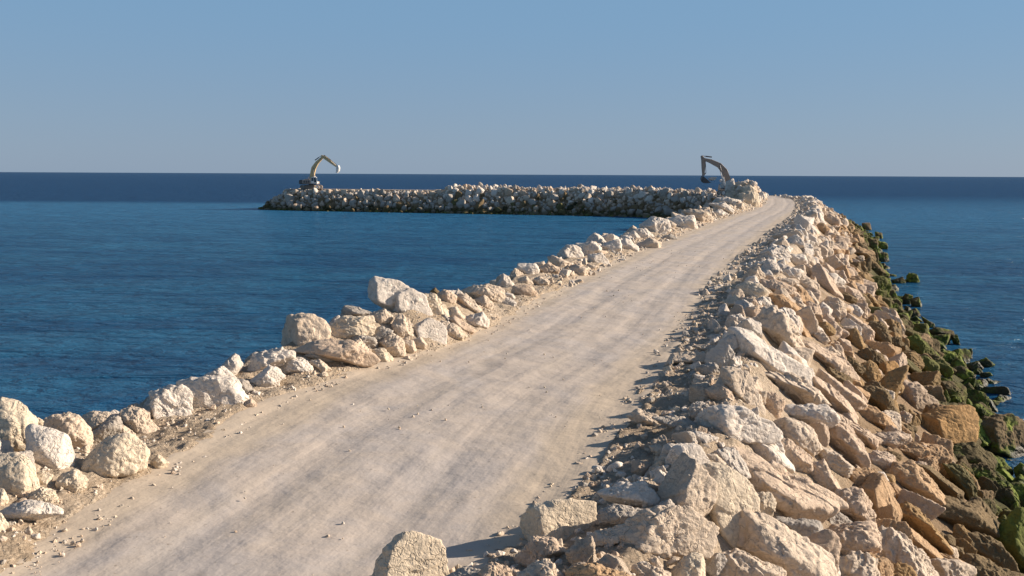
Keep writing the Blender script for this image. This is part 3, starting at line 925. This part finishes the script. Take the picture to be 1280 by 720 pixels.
def pick_col(zone, dd, z, rr, y):
    u = rr.random()
    def c(seq):
        t = 0
        for k, w in seq:
            t += w
            if u < t: return k
        return seq[-1][0]
    if zone == 'far':
        if z > 4.2: return c((('c', .25), ('w', .5), ('k', .15), ('p', .10)))
        if z > 2.6: return c((('c', .15), ('w', .15), ('k', .25), ('p', .30), ('b', .15)))
        return c((('b', .22), ('p', .22), ('d', .06), ('k', .42), ('l', .08)))
    if zone == 'harbour':
        return c((('w', .45), ('c', .4), ('y', .05), ('p', .06), ('k', .04))) if z > 1.5 else c((('b', .4), ('k', .3), ('d', .3)))
    if z < .45: return c((('d', .45), ('g', .3), ('l', .25)))
    if z < 1.5: return c((('g', .22), ('l', .33), ('b', .40), ('d', .05)))
    if z < 2.4: return c((('b', .45), ('o', .3), ('t', .2), ('l', .05)))
    if z < 3.6: return c((('t', .36), ('p', .34), ('o', .12), ('b', .06), ('c', .12)))
    if z < 4.9: return c((('p', .34), ('t', .12), ('c', .42), ('w', .12)))
    return c((('w', .55), ('c', .35), ('p', .05), ('k', .05)))
def scatter(sample, tries, rmin, rmax, skew, overlap, sink):
    rr = np.random.default_rng(len(BOULDERS) + 5)
    XY = sample(rr, tries)
    Zc = H(XY[:, 0], XY[:, 1], False)
    px, py, dep = proj(np.stack([XY[:, 0], XY[:, 1], Zc + .1], 1))
    n0 = len(BOULDERS)
    for i in range(tries):
        x, y = XY[i]; z = Zc[i]
        u = rr.random() ** skew
        r = rmin + (rmax - rmin) * u
        if z < -.55 * r - .15: continue
        rp = r / max(dep[i], 1) * FPX
        if dep[i] > 2 and -50 < px[i] < 1330 and len(tpx):
            # leave the traced stones in view
            dx = np.abs(px[i] - tpx[:, 0]) / (tpe[:, 0] * .82 + rp * .3); dy = np.abs(py[i] - rp * .15 - tpx[:, 1]) / (tpe[:, 1] * .82 + rp * .3)
            if ((dx ** 2 + dy ** 2 < 1) & (dep[i] < tpd + .3 * r)).any(): continue
        ok = True
        for (qx, qy, qr) in bins.near(x, y, r):
            if (qx - x) ** 2 + (qy - y) ** 2 < ((qr + r) * overlap) ** 2: ok = False; break
        if not ok: continue
        bins.add(x, y, r)
        zn = zone_of(x, y)
        if x < -17 and y > 200: z = min(z, 5.22 - r * (.62 + sink))          # the flat end carries no parapet
        BOULDERS.append(dict(lib=int(rr.integers(LIB_N)), pos=np.array([x, y, z + r * sink]), r=r, rot=rr.uniform(0, 6.283, 3), sc=rr.uniform(.85, 1.12, 3),
                             col=pick_col(zn, 0, z + rr.normal() * .35, rr, y), tid=None, zone=zn, px=(px[i], py[i]), rpx=rp, d=dep[i]))
    return len(BOULDERS) - n0
def slope(side, y0, y1, d0, d1):
    def f(rr, n):
        y = rr.uniform(y0, y1, n); d = rr.uniform(d0, d1, n); c = ct_(y)
        x = xr_(y) + d / c if side > 0 else xl_(y) - d / c
        return np.stack([x, y], 1)
    return f
def around_bw(s0, s1, o0, o1):
    seg = np.linalg.norm(np.diff(BW, axis=0), axis=1); cs = np.concatenate([[0], np.cumsum(seg)])
    def f(rr, n):
        t = rr.uniform(s0, s1, n); o = rr.uniform(o0, o1, n)
        cx = np.interp(t, cs, BW[:, 0]); cy = np.interp(t, cs, BW[:, 1])
        hx = np.interp(t + .5, cs, BW[:, 0]) - np.interp(t - .5, cs, BW[:, 0]); hy = np.interp(t + .5, cs, BW[:, 1]) - np.interp(t - .5, cs, BW[:, 1])
        l = np.hypot(hx, hy) + 1e-9
        return np.stack([cx - hy / l * o, cy + hx / l * o], 1), cs
    return lambda rr, n: f(rr, n)[0]
# seaward slope
scatter(slope(1, 6, 45, 2.0, 13), 1500, .50, .85, 1.2, .78, .05)
scatter(slope(1, 6, 45, 1.3, 13), 3400, .28, .5, 1., .70, .22)
scatter(slope(1, 6, 45, 1.0, 13), 7000, .12, .28, 1., .80, .1)
scatter(slope(1, 45, 166, 1.8, 13), 2600, .42, .8, 1.3, .78, .12)
scatter(slope(1, 45, 166, 1.0, 13), 5500, .24, .45, 1., .78, .2)
# harbour side
scatter(slope(-1, 42, 165, 1.0, 9.5), 3000, .38, .72, 1.4, .80, .12)
scatter(slope(-1, -8, 42, 2.6, 9.5), 900, .34, .52, 1.4, .80, -.3)
scatter(slope(-1, 4, 165, .7, 9.5), 4500, .2, .38, 1., .82, .0)
scatter(slope(-1, 50, 165, .6, 2.6), 900, .35, .65, 1., .72, .30)
# far breakwater, its ridge and its tip
scatter(around_bw(0, 152, -11, -2.6), 2600, .38, .75, 1.6, .80, .25)
scatter(around_bw(0, 152, 3.0, 11), 1500, .65, 1.4, 1.6, .64, .10)
scatter(around_bw(0, 152, 2.9, 11), 4500, .3, .7, 1.3, .72, .2)
scatter(slope(-1, 148, 165, .3, 6), 500, .45, .9, 1., .6, .45)
scatter(around_bw(38, 110, -3.4, 3.4), 420, .6, 1.1, 1.3, .66, .30)
scatter(around_bw(38, 112, -3.2, 3.2), 1200, .38, .75, 1.3, .66, .45)
scatter(around_bw(0, 152, 2.6, 11), 6000, .2, .38, 1., .8, .3)
def tip(rr, n):
    a = rr.uniform(0, 6.283, n); q = rr.uniform(2.6, 11, n)
    return np.stack([-57 - np.abs(np.cos(a)) * q, 236 + np.sin(a) * q], 1)
scatter(tip, 900, .35, .8, 1.4, .7, .2)
print('boulders', TRACED_N, len(BOULDERS))
# ------------------------------------------------------------------ which stones show largest
def eul(r):
    a, b, c = r
    ca, sa, cb, sb, cc, sc_ = math.cos(a), math.sin(a), math.cos(b), math.sin(b), math.cos(c), math.sin(c)
    return np.array([[cb * cc, sa * sb * cc - ca * sc_, ca * sb * cc + sa * sc_], [cb * sc_, sa * sb * sc_ + ca * cc, ca * sb * sc_ - sa * cc], [-sb, sa * cb, ca * cb]])
def shares():
    w, h = 640, 360
    buf = -np.ones((h, w), np.int32)
    order = sorted(range(len(BOULDERS)), key=lambda i: -BOULDERS[i]['d'])
    for i in order:
        b = BOULDERS[i]
        if b['d'] < 2: continue
        # hidden behind the jetty itself?
        t = np.linspace(.35, .985, 60)[:, None]
        top = b['pos'] + np.array([0, 0, b['r'] * .7])
        L = CAM + (top - CAM) * t
        if (H(L[:, 0], L[:, 1], False) > L[:, 2] + .05).any(): continue
        cx, cy = b['px'][0] / 2, b['px'][1] / 2
        rx, ry = (b['poly'].max(0) - b['poly'].min(0)) / 4 if b['tid'] else (b['rpx'] * .47, b['rpx'] * .40)
        if b['tid'] is None: cy -= b['rpx'] * .1
        x0, x1, y0, y1 = int(max(cx - rx, 0)), int(min(cx + rx + 1, w)), int(max(cy - ry, 0)), int(min(cy + ry + 1, h))
        if x1 <= x0 or y1 <= y0: continue
        yy, xx = np.mgrid[y0:y1, x0:x1]
        m = ((xx + .5 - cx) / max(rx, .5)) ** 2 + ((yy + .5 - cy) / max(ry, .5)) ** 2 <= 1
        buf[y0:y1, x0:x1][m] = i
    cnt = np.bincount(buf[buf >= 0], minlength=len(BOULDERS))
    return cnt
CNT = shares()
rank = [i for i in np.argsort(-CNT, kind='stable') if CNT[i] > 0]
ONE = sorted(rank[:300])
ONE_SET = set(ONE)

# ------------------------------------------------------------------ labels for the single ones
def label_all():
    lands = [i for i in ONE if BOULDERS[i]['tid'] in LAND]
    lp = np.array([BOULDERS[i]['px'] for i in lands]); lw = np.array([BOULDERS[i]['pos'][:2] for i in lands])
    keyed = {}
    for i in ONE:
        b = BOULDERS[i]
        if b['tid'] in LAND: b['label'] = LAND[b['tid']][0]; continue
        dd = np.hypot(*(lp - np.array(b['px'])).T) * (1 + .8 * np.array([BOULDERS[j]['zone'] != b['zone'] for j in lands]))
        j = int(np.argmin(dd)); L = BOULDERS[lands[j]]
        v = b['pos'][:2] - lw[j]
        y = L['pos'][1]; c = ct_(y); s = math.sqrt(max(1 - c * c, 0))
        along = v[0] * s + v[1] * c; across = v[0] * c - v[1] * s
        dp = np.array(b['px']) - lp[j]
        if b['zone'] == 'harbour': across = -across
        # how it reads in the view decides, the ground plan only names it
        if abs(dp[1]) > abs(dp[0]) * .9: rel = 'beyond' if dp[1] < 0 else 'on the near side of'
        else:
            out = (dp[0] > 0) == (b['zone'] != 'harbour')
            rel = ('on the sea side of' if b['zone'] != 'harbour' else 'on the water side of') if out else 'on the track side of'
        r = b['r']
        size = 'tiny' if r < .2 else 'small' if r < .34 else 'middling' if r < .52 else 'big'
        if b['tid'] is not None:
            e = b['poly'].max(0) - b['poly'].min(0)
            shp = 'flat' if e[0] > 2. * e[1] else 'upright' if e[1] > 1.35 * e[0] else ''
        else: shp = ''
        k = (size, CNAME[b['col']], shp, rel, LAND[L['tid']][1])
        keyed.setdefault(k, []).append((float(dd[j]), i))
    ordn = ['', 'second', 'third', 'fourth', 'fifth', 'sixth', 'seventh', 'eighth', 'ninth', 'tenth', 'eleventh', 'twelfth', 'thirteenth', 'fourteenth']
    for k, lst in keyed.items():
        lst.sort()
        for q, (_, i) in enumerate(lst):
            size, cn, shp, rel, ln = k
            o = '' if len(lst) == 1 else ('first ' if q == 0 else (ordn[q] if q < 14 else 'outermost') + ' ')
            BOULDERS[i]['label'] = ' '.join(f"{o}{size} {shp} {cn} boulder {rel} the {ln}".split())
label_all()
GROUPS = {'harbour': 'boulders edging the harbour side of the track', 'sea': 'boulders armouring the open sea side of the jetty', 'far': 'boulders of the far breakwater'}

def build_boulders():
    lm = {}
    for i in ONE:
        b = BOULDERS[i]
        if b['tid'] is not None:
            me = mesh_np('boulder', b['V'], b['F']); me.materials.append(RM[b['col']])
            o = bpy.data.objects.new('boulder', me); o.location = b['pos']
        else:
            lv = min(level_for(b['rpx'] * 1.1), 6)
            k = (b['lib'], lv, b['col'])
            if k not in lm:
                V, F = lib(b['lib'], lv); me = mesh_np('boulder', V, F); me.materials.append(RM[b['col']]); lm[k] = me
            o = bpy.data.objects.new('boulder', lm[k]); o.location = b['pos']; o.rotation_euler = tuple(b['rot']); o.scale = tuple(b['r'] * b['sc'])
        link(o); tag(o, b['label'], 'boulder', GROUPS[b['zone']])
    # all the others, one object
    Vs, Fs, Ms = [], [], []; n = 0
    keys = list(RM.keys())
    for i, b in enumerate(BOULDERS):
        if i in ONE_SET: continue
        if b['tid'] is not None: V, F = b['V'], b['F']; Vw = V + b['pos']
        else:
            lv = 5 if b['rpx'] > 12 else 4 if b['rpx'] > 2.2 else 3
            V, F = lib(b['lib'], lv)
            Rm = eul(b['rot'])
            Vw = (V * (b['r'] * b['sc'])[None]) @ Rm.T + b['pos']
        Vs.append(Vw); Fs.append(F + n); n += len(V); Ms.append(np.full(len(F), keys.index(b['col'])))
    me = mesh_np('boulders', np.concatenate(Vs), np.concatenate(Fs))
    for k in keys: me.materials.append(RMW[k])
    me.polygons.foreach_set('material_index', np.concatenate(Ms).astype(np.int32))
    o = link(bpy.data.objects.new('boulders', me))
    tag(o, 'the many smaller and farther boulders filling both banks and the far breakwater', 'boulders', kind='stuff')
build_boulders()

# ------------------------------------------------------------------ small rubble and loose grit
def rubble():
    rr = np.random.default_rng(77)
    libs = []
    for k in range(10):
        q = np.random.default_rng(900 + k); libs.append((random_stone(3, q), random_stone(4, q)))
    P = []
    def band(side, y0, y1, n, d0, d1, r0, r1, bias=1.6):
        y = y0 + (y1 - y0) * rr.random(n) ** 1.25
        d = d0 + (d1 - d0) * rr.random(n) ** bias
        c = ct_(y); x = xr_(y) + d / c if side > 0 else xl_(y) - d / c
        keep = n2(x, y, .9, 2, 33.) > rr.uniform(-.55, .45, n)
        r = r0 + (r1 - r0) * rr.random(n) ** 3.2
        for a, b, r_, k in zip(x, y, r, keep):
            if k: P.append((a, b, r_))
    band(1, 7, 30, 6500, -.1, 2.1, .010, .07, .9)
    band(1, 8, 28, 700, .2, 2.0, .05, .14, .9)
    band(1, 30, 80, 2400, -.3, 1.6, .04, .20, 1.0)
    band(1, 80, 160, 1500, -.3, 1.3, .06, .25, 1.0)
    band(-1, 7, 32, 6000, -.2, 1.6, .008, .045, .9)
    band(-1, 9, 30, 220, .2, 1.2, .04, .11, 1.)
    band(-1, 32, 90, 2200, -.25, 1.3, .03, .17, 1.0)
    band(-1, 90, 160, 900, -.25, 1.0, .06, .2, 1.0)
    # grit lying about on the track
    n = 1500
    y = 8 + 45 * rr.random(n) ** 1.5; t = rr.random(n)
    x = xl_(y) * (1 - t) + xr_(y) * t
    keep = n2(x, y, .7, 2, 51.) > rr.uniform(-.1, .5, n)
    for a, b, k in zip(x, y, keep):
        if k: P.append((a, b, float(.006 + .022 * rr.random() ** 3)))
    A = np.array(P)
    xl, xr, c = xl_(A[:, 1]), xr_(A[:, 1]), ct_(A[:, 1])
    z = np.maximum(H(A[:, 0], A[:, 1]), np.where((A[:, 0] > xl - .2) & (A[:, 0] < xr + .2), ROAD_Z + .005, -9))
    Vs, Fs, Ms = [], [], []; m = 0
    mats = ['w', 'c', 'p', 'k', 'y']
    for (x, y, r), zz in zip(A, z):
        rp = r / y * FPX
        V, F = libs[rr.integers(10)][1 if rp > 4 else 0]
        if rp < 1.3: V, F = TINY[rr.integers(4)]
        Vw = (V * r * rr.uniform(.75, 1.2, 3)[None]) @ eul(rr.uniform(0, 6.28, 3)).T + np.array([x, y, zz - r * .1])
        Vs.append(Vw); Fs.append(F + m); m += len(V); Ms.append(np.full(len(F), rr.choice(5, p=[.3, .35, .15, .1, .1])))
    me = mesh_np('rubble', np.concatenate(Vs), np.concatenate(Fs))
    for k in mats: me.materials.append(RMW[k])
    me.polygons.foreach_set('material_index', np.concatenate(Ms).astype(np.int32))
    tag(link(bpy.data.objects.new('rubble', me)), 'loose pale rubble and grit strewn along both edges of the track', 'rubble', kind='stuff')
def _tiny(k):
    q = np.random.default_rng(k); V, F = ico(2); return V * q.uniform(.7, 1.1, (len(V), 1)), F
TINY = [_tiny(k) for k in range(4)]
rubble()

# ------------------------------------------------------------------ excavators
def box_bm(bm, x0, x1, y0, y1, z0, z1, bev=.04):
    r = bmesh.ops.create_cube(bm, size=1.)
    for v in r['verts']:
        v.co = Vector(((x0 + x1) / 2 + v.co.x * (x1 - x0), (y0 + y1) / 2 + v.co.y * (y1 - y0), (z0 + z1) / 2 + v.co.z * (z1 - z0)))
    if bev:
        es = list({e for v in r['verts'] for e in v.link_edges})
        bmesh.ops.bevel(bm, geom=es, offset=bev, segments=2, affect='EDGES', profile=.6)
def prism_bm(bm, pts, y0, y1):
    """side outline in x,z given a width across"""
    a = [bm.verts.new((p[0], y0, p[1])) for p in pts]; b = [bm.verts.new((p[0], y1, p[1])) for p in pts]
    n = len(pts)
    bm.faces.new(a[::-1]); bm.faces.new(b)
    for i in range(n): bm.faces.new((a[i], a[(i + 1) % n], b[(i + 1) % n], b[i]))
def rod_bm(bm, p, q, r, seg=10, y=0.):
    p = Vector((p[0], y, p[1])); q = Vector((q[0], y, q[1])); d = q - p
    res = bmesh.ops.create_cone(bm, cap_ends=True, segments=seg, radius1=r, radius2=r, depth=d.length)
    M = Matrix.Translation((p + q) / 2) @ d.to_track_quat('Z', 'Y').to_matrix().to_4x4()
    bmesh.ops.transform(bm, matrix=M, verts=res['verts'])
def wheel_bm(bm, x, z, y0, y1, r, seg=18):
    res = bmesh.ops.create_cone(bm, cap_ends=True, segments=seg, radius1=r, radius2=r, depth=y1 - y0)
    M = Matrix.Translation((x, (y0 + y1) / 2, z)) @ Matrix.Rotation(math.pi / 2, 4, 'X')
    bmesh.ops.transform(bm, matrix=M, verts=res['verts'])
def done(bm, name, mat, parent, bevel=0.):
    bmesh.ops.recalc_face_normals(bm, faces=bm.faces)
    me = bpy.data.meshes.new(name); bm.to_mesh(me); bm.free(); me.materials.append(mat)
    return link(bpy.data.objects.new(name, me), parent)
def limb(path, w):
    """outline round a bent arm: path points and half widths"""
    P = [Vector(p) for p in path]; up, dn = [], []
    for i, p in enumerate(P):
        t = (P[min(i + 1, len(P) - 1)] - P[max(i - 1, 0)]).normalized(); n = Vector((-t.y, t.x))
        up.append(p + n * w[i]); dn.append(p - n * w[i])
    return [(v.x, v.y) for v in up] + [(v.x, v.y) for v in dn[::-1]]
def excavator(loc, yaw, label, boom, bw_, stick, sw, bucket, bmat, body_mat, arm_mat, cab_side=-1, L=2.6, bw2=.5, lbl=None, slew=0.):
    root = bpy.data.objects.new('excavator', None); link(root); root.location = loc; root.rotation_euler = (0, 0, yaw)
    root.empty_display_size = .5
    tag(root, label, 'excavator', 'excavators working on the breakwater')
    for s in (-1, 1):
        y0, y1 = (s * 1.05, s * 1.65) if s > 0 else (-1.65, -1.05)
        bm = bmesh.new()
        o = []
        for k in range(9): a = math.pi / 2 + math.pi * k / 8; o.append((-L + .5 + .5 * math.cos(a), .5 + .5 * math.sin(a)))
        for k in range(9): a = -math.pi / 2 + math.pi * k / 8; o.append((L - .5 + .5 * math.cos(a), .5 + .5 * math.sin(a)))
        inn = [(x * .955, .5 + (z - .5) * .84) for x, z in o]
        n = len(o)
        va = [[bm.verts.new((p[0], yy, p[1])) for p in q] for q, yy in ((o, y0), (o, y1), (inn, y0), (inn, y1))]
        for i in range(n):
            j = (i + 1) % n
            bm.faces.new((va[0][i], va[0][j], va[1][j], va[1][i])); bm.faces.new((va[2][i], va[3][i], va[3][j], va[2][j]))
            bm.faces.new((va[0][i], va[2][i], va[2][j], va[0][j])); bm.faces.new((va[1][i], va[1][j], va[3][j], va[3][i]))
        # track shoes
        for k in range(26):
            x = -L + .5 + (2 * L - 1) * (k + .5) / 26
            for z in (1.0, -.02): box_bm(bm, x - .05, x + .05, y0 + .01, y1 - .01, z, z + .04, 0)
        tr = done(bm, 'track', M_TRK, root)
        bm = bmesh.new(); box_bm(bm, -L + .7, L - .7, y0 + .14, y1 - .14, .3, .7, .05); done(bm, 'track_frame', M_TRK, tr)
        for x in (-L + .5, L - .5):
            bm = bmesh.new(); wheel_bm(bm, x, .5, y0 + .08, y1 - .08, .39); done(bm, 'sprocket', M_BKT if x > 0 else M_TRK, tr)
        for k in range(7):
            bm = bmesh.new(); wheel_bm(bm, -L + 1.1 + (2 * L - 2.2) * k / 6, .2, y0 + .1, y1 - .1, .13, 12); done(bm, 'roller', M_TRK, tr)
    bm = bmesh.new(); box_bm(bm, -1.1, 1.1, -1.1, 1.1, .45, .95, .08); wheel_bm(bm, 0, 0, 0, .01, .1)
    res = bmesh.ops.create_cone(bm, cap_ends=True, segments=24, radius1=.75, radius2=.75, depth=.35)
    bmesh.ops.translate(bm, verts=res['verts'], vec=(0, 0, 1.06)); done(bm, 'undercarriage', M_TRK, root)
    up = Matrix.Rotation(slew, 4, 'Z')
    upper = []
    def U(o): upper.append(o); o.matrix_basis = up; return o
    bm = bmesh.new(); box_bm(bm, -2.0, 1.9, -1.45, 1.45, 1.2, 1.42, .04); U(done(bm, 'deck', M_DRK, root))
    bm = bmesh.new(); box_bm(bm, -2.0, .3, -1.4, 1.4, 1.42, 2.45, .12); box_bm(bm, -1.6, -.5, -.7, .8, 2.45, 2.68, .08); h = U(done(bm, 'engine_cover', body_mat, root))
    bm = bmesh.new(); rod_bm(bm, (-1.1, 2.6), (-1.1, 3.15), .08, 12, .9); done(bm, 'exhaust_pipe', M_DRK, h)
    for k in range(3):
        bm = bmesh.new(); box_bm(bm, -1.7 + k * .62, -1.2 + k * .62, -1.43, -1.41, 1.6, 2.25, 0); done(bm, 'grille', M_DRK, h)
    bm = bmesh.new(); prism_bm(bm, [(-2.9, 1.45), (-2.75, 1.25), (-2.0, 1.22), (-2.0, 2.4), (-2.6, 2.38), (-2.9, 2.2)], -1.42, 1.42); U(done(bm, 'counterweight', M_DRK, root))
    bm = bmesh.new(); box_bm(bm, .3, 1.7, .45, 1.4, 1.42, 1.95, .06); U(done(bm, 'tool_box', body_mat, root))
    # cab
    y0, y1 = (-1.42, -.5)
    bm = bmesh.new()
    prism_bm(bm, [(.35, 1.43), (1.95, 1.43), (2.05, 1.9), (1.75, 3.05), (1.6, 3.14), (.45, 3.14), (.35, 3.0)], y0, y1)
    bmesh.ops.bevel(bm, geom=list(bm.edges), offset=.05, segments=2, affect='EDGES')
    cb = U(done(bm, 'cab', M_WHT, root))
    def win(pts, ya, yb, name='window'):
        bm = bmesh.new(); prism_bm(bm, pts, ya, yb); done(bm, name, M_GLS, cb)
    win([(.5, 2.1), (1.05, 2.1), (1.05, 2.98), (.5, 2.98)], y0 - .012, y0 + .02)
    win([(1.17, 1.75), (1.86, 1.75), (1.9, 1.95), (1.66, 2.98), (1.17, 2.98)], y0 - .012, y0 + .02)
    win([(.5, 2.1), (1.05, 2.1), (1.05, 2.98), (.5, 2.98)], y1 - .02, y1 + .012)
    win([(2.0, 1.95), (2.065, 1.95), (1.80, 2.98), (1.74, 2.96)], y0 + .1, y1 - .1, 'windscreen')
    # boom, stick, bucket with their rams
    bm = bmesh.new(); prism_bm(bm, limb(boom, bw_), -.30, .30); bmesh.ops.bevel(bm, geom=list(bm.edges), offset=.03, segments=1, affect='EDGES'); B = U(done(bm, 'boom', arm_mat, root))
    f = boom[0]; k_ = boom[len(boom) // 2]
    for s in (-.40, .40):
        bm = bmesh.new(); g = (f[0] + .9, f[1] - .55); m_ = (g[0] * .5 + k_[0] * .5, g[1] * .5 + k_[1] * .5); rod_bm(bm, g, m_, .14, 12, s); rm = U(done(bm, 'boom_ram', M_WHT, root))
        bm = bmesh.new(); rod_bm(bm, m_, k_, .075, 10, s); done(bm, 'piston_rod', M_ROD, rm)
    bm = bmesh.new(); prism_bm(bm, limb(stick, sw), -.22, .22); bmesh.ops.bevel(bm, geom=list(bm.edges), offset=.025, segments=1, affect='EDGES'); U(done(bm, 'stick', arm_mat, root))
    # stick ram along the back of the boom
    k1 = boom[len(boom) // 2 + 1]; nrm = Vector((-(boom[-1][1] - k1[1]), boom[-1][0] - k1[0])).normalized()
    a = (k1[0] + nrm.x * bw_[2] * 1.5, k1[1] + nrm.y * bw_[2] * 1.5); e = stick[0]
    m_ = (a[0] * .4 + e[0] * .6, a[1] * .4 + e[1] * .6)
    bm = bmesh.new(); rod_bm(bm, a, m_, .13, 12); rm = U(done(bm, 'stick_ram', M_DRK, root)); bm = bmesh.new(); rod_bm(bm, m_, e, .07); done(bm, 'piston_rod', M_ROD, rm)
    s0, s1 = Vector(stick[0]), Vector(stick[-1]); t = (s1 - s0).normalized(); nn = Vector((-t.y, t.x)) * bw2
    a, e = s0 + t * .5 + nn, s1 - t * .55 + nn
    m_ = a.lerp(e, .6)
    bm = bmesh.new(); rod_bm(bm, a, m_, .11, 12); rm = U(done(bm, 'bucket_ram', M_DRK, root)); bm = bmesh.new(); rod_bm(bm, m_, e, .06); done(bm, 'piston_rod', M_ROD, rm)
    bm = bmesh.new(); rod_bm(bm, e, (s1 + nn * .2), .07); rod_bm(bm, e, bucket[0], .07); U(done(bm, 'bucket_link', M_DRK, root))
    # bucket: a curled shell with side plates and teeth
    bm = bmesh.new(); n = len(bucket); th = .05
    inner = []
    c = Vector((sum(p[0] for p in bucket) / n, sum(p[1] for p in bucket) / n))
    for p in bucket: q = Vector(p); inner.append(tuple(q + (c - q).normalized() * .07))
    for i in range(n - 1):
        prism_bm(bm, [bucket[i], bucket[i + 1], inner[i + 1], inner[i]], -.62, .62)
    prism_bm(bm, bucket, -.66, -.62); prism_bm(bm, bucket, .62, .66)
    bk = U(done(bm, 'bucket', bmat, root))
    e1, e0 = Vector(bucket[-1]), Vector(bucket[-2]); d = (e1 - e0).normalized(); nn = Vector((-d.y, d.x)) * .04
    for k in range(5):
        y = -.55 + k * .275
        bm = bmesh.new(); prism_bm(bm, [tuple(e1 + nn), tuple(e1 - nn), tuple(e1 + d * .22)], y - .05, y + .05); done(bm, 'tooth', M_DRK, bk)
    return root
zl = ROAD_Z + .02
excavator((-53.2, 234.4, zl), math.radians(-6), 'excavator at the flat end of the far breakwater, arm raised, pale bucket', 
          [(.2, 1.75), (.15, 3.2), (.75, 5.5), (1.7, 6.9), (3.35, 8.45)], [.42, .55, .58, .42, .26],
          [(2.9, 8.75), (3.9, 8.2), (5.6, 6.9), (6.9, 5.9)], [.2, .42, .30, .18],
          [(7.0, 6.15), (7.55, 6.2), (7.75, 5.5), (7.6, 4.7), (7.2, 4.25), (6.95, 4.3)], M_BKT, M_PNK, M_YEL)
ex2 = (45.6, 184.5, zl)
excavator(ex2, math.radians(183), 'excavator half hidden behind the spoil pile, dark stick hanging down',
          [(.3, 1.8), (.75, 3.2), (1.6, 5.0), (2.7, 6.15), (4.6, 7.0), (6.2, 7.45)], [.42, .52, .58, .5, .40, .24],
          [(6.5, 8.1), (6.15, 7.3), (6.05, 5.6), (6.0, 4.0)], [.2, .38, .34, .2],
          [(6.25, 4.0), (6.45, 3.4), (6.25, 2.8), (5.8, 2.5), (5.2, 2.45), (4.6, 2.6)], M_DRK, M_ORG, M_ORG, bw2=-.62)
# the stone it has lifted
def held():
    rr = np.random.default_rng(5); V, F = random_stone(5, rr)
    me = mesh_np('boulder', V * np.array([1.0, .62, .62]) * .85, F); me.materials.append(RM['w'])
    o = link(bpy.data.objects.new('boulder', me))
    a = math.radians(183); lx, lz = 4.2, 3.35
    o.location = (ex2[0] + lx * math.cos(a), ex2[1] + lx * math.sin(a), ex2[2] + lz)
    tag(o, 'whitish boulder lifted in the dark bucket of the excavator by the spoil pile', 'boulder')
held()

# ------------------------------------------------------------------ light
AZ, EL = 78., 20.5            # azimuth clockwise from the view direction, elevation
def light():
    w = bpy.data.worlds.new('World'); SC.world = w; w.use_nodes = True
    t = w.node_tree; bg = t.nodes['Background']
    sky = t.nodes.new('ShaderNodeTexSky'); sky.sky_type = 'NISHITA'; sky.sun_disc = False
    sky.sun_elevation = math.radians(EL); sky.sun_rotation = math.radians(AZ)
    sky.air_density = 1.; sky.dust_density = SKY_DUST; sky.ozone_density = SKY_O3; sky.altitude = 0
    # low marine haze: the last degrees above the horizon are a dull even blue
    tc = t.nodes.new('ShaderNodeTexCoord'); sp = t.nodes.new('ShaderNodeSeparateXYZ'); t.links.new(tc.outputs['Generated'], sp.inputs[0])
    def mr(a, b, lo, hi):
        m = t.nodes.new('ShaderNodeMapRange'); m.interpolation_type = 'SMOOTHSTEP'; t.links.new(sp.outputs['Z'], m.inputs[0])
        for k, v in zip((1, 2, 3, 4), (a, b, lo, hi)): m.inputs[k].default_value = v
        return m.outputs[0]
    g = t.nodes.new('ShaderNodeMix'); g.data_type = 'RGBA'; t.links.new(mr(-.01, .20, 0, 1), g.inputs[0])
    g.inputs[6].default_value = (*HAZE_LOW, 1); g.inputs[7].default_value = (*HAZE_HIGH, 1)
    x = t.nodes.new('ShaderNodeMix'); x.data_type = 'RGBA'; t.links.new(mr(.16, .55, .88, 0), x.inputs[0])
    t.links.new(sky.outputs[0], x.inputs[6]); t.links.new(g.outputs[2], x.inputs[7])
    t.links.new(x.outputs[2], bg.inputs[0]); bg.inputs[1].default_value = SKY_S
    s = bpy.data.lights.new('sun', 'SUN'); s.energy = SUN_E; s.angle = math.radians(.53); s.color = (1., .865, .72)
    o = bpy.data.objects.new('sun', s); COL.objects.link(o)
    d = Vector((math.sin(math.radians(AZ)) * math.cos(math.radians(EL)), math.cos(math.radians(AZ)) * math.cos(math.radians(EL)), math.sin(math.radians(EL))))
    o.rotation_euler = d.to_track_quat('Z', 'Y').to_euler(); o.location = (30, -20, 40)
SKY_DUST, SKY_O3, SKY_S, SUN_E = .4, 2.5, .062, 5.
HAZE_LOW, HAZE_HIGH = (2.5, 3.42, 4.7), (1.95, 3.5, 5.4)
light()
SC.view_settings.view_transform = 'Standard'; SC.view_settings.look = 'None'; SC.view_settings.gamma = 1; SC.view_settings.exposure = .74
SC.view_settings.use_curve_mapping = False
SC.cycles.use_denoising = True
SC.cycles.max_bounces = 6; SC.cycles.diffuse_bounces = 3; SC.cycles.glossy_bounces = 2
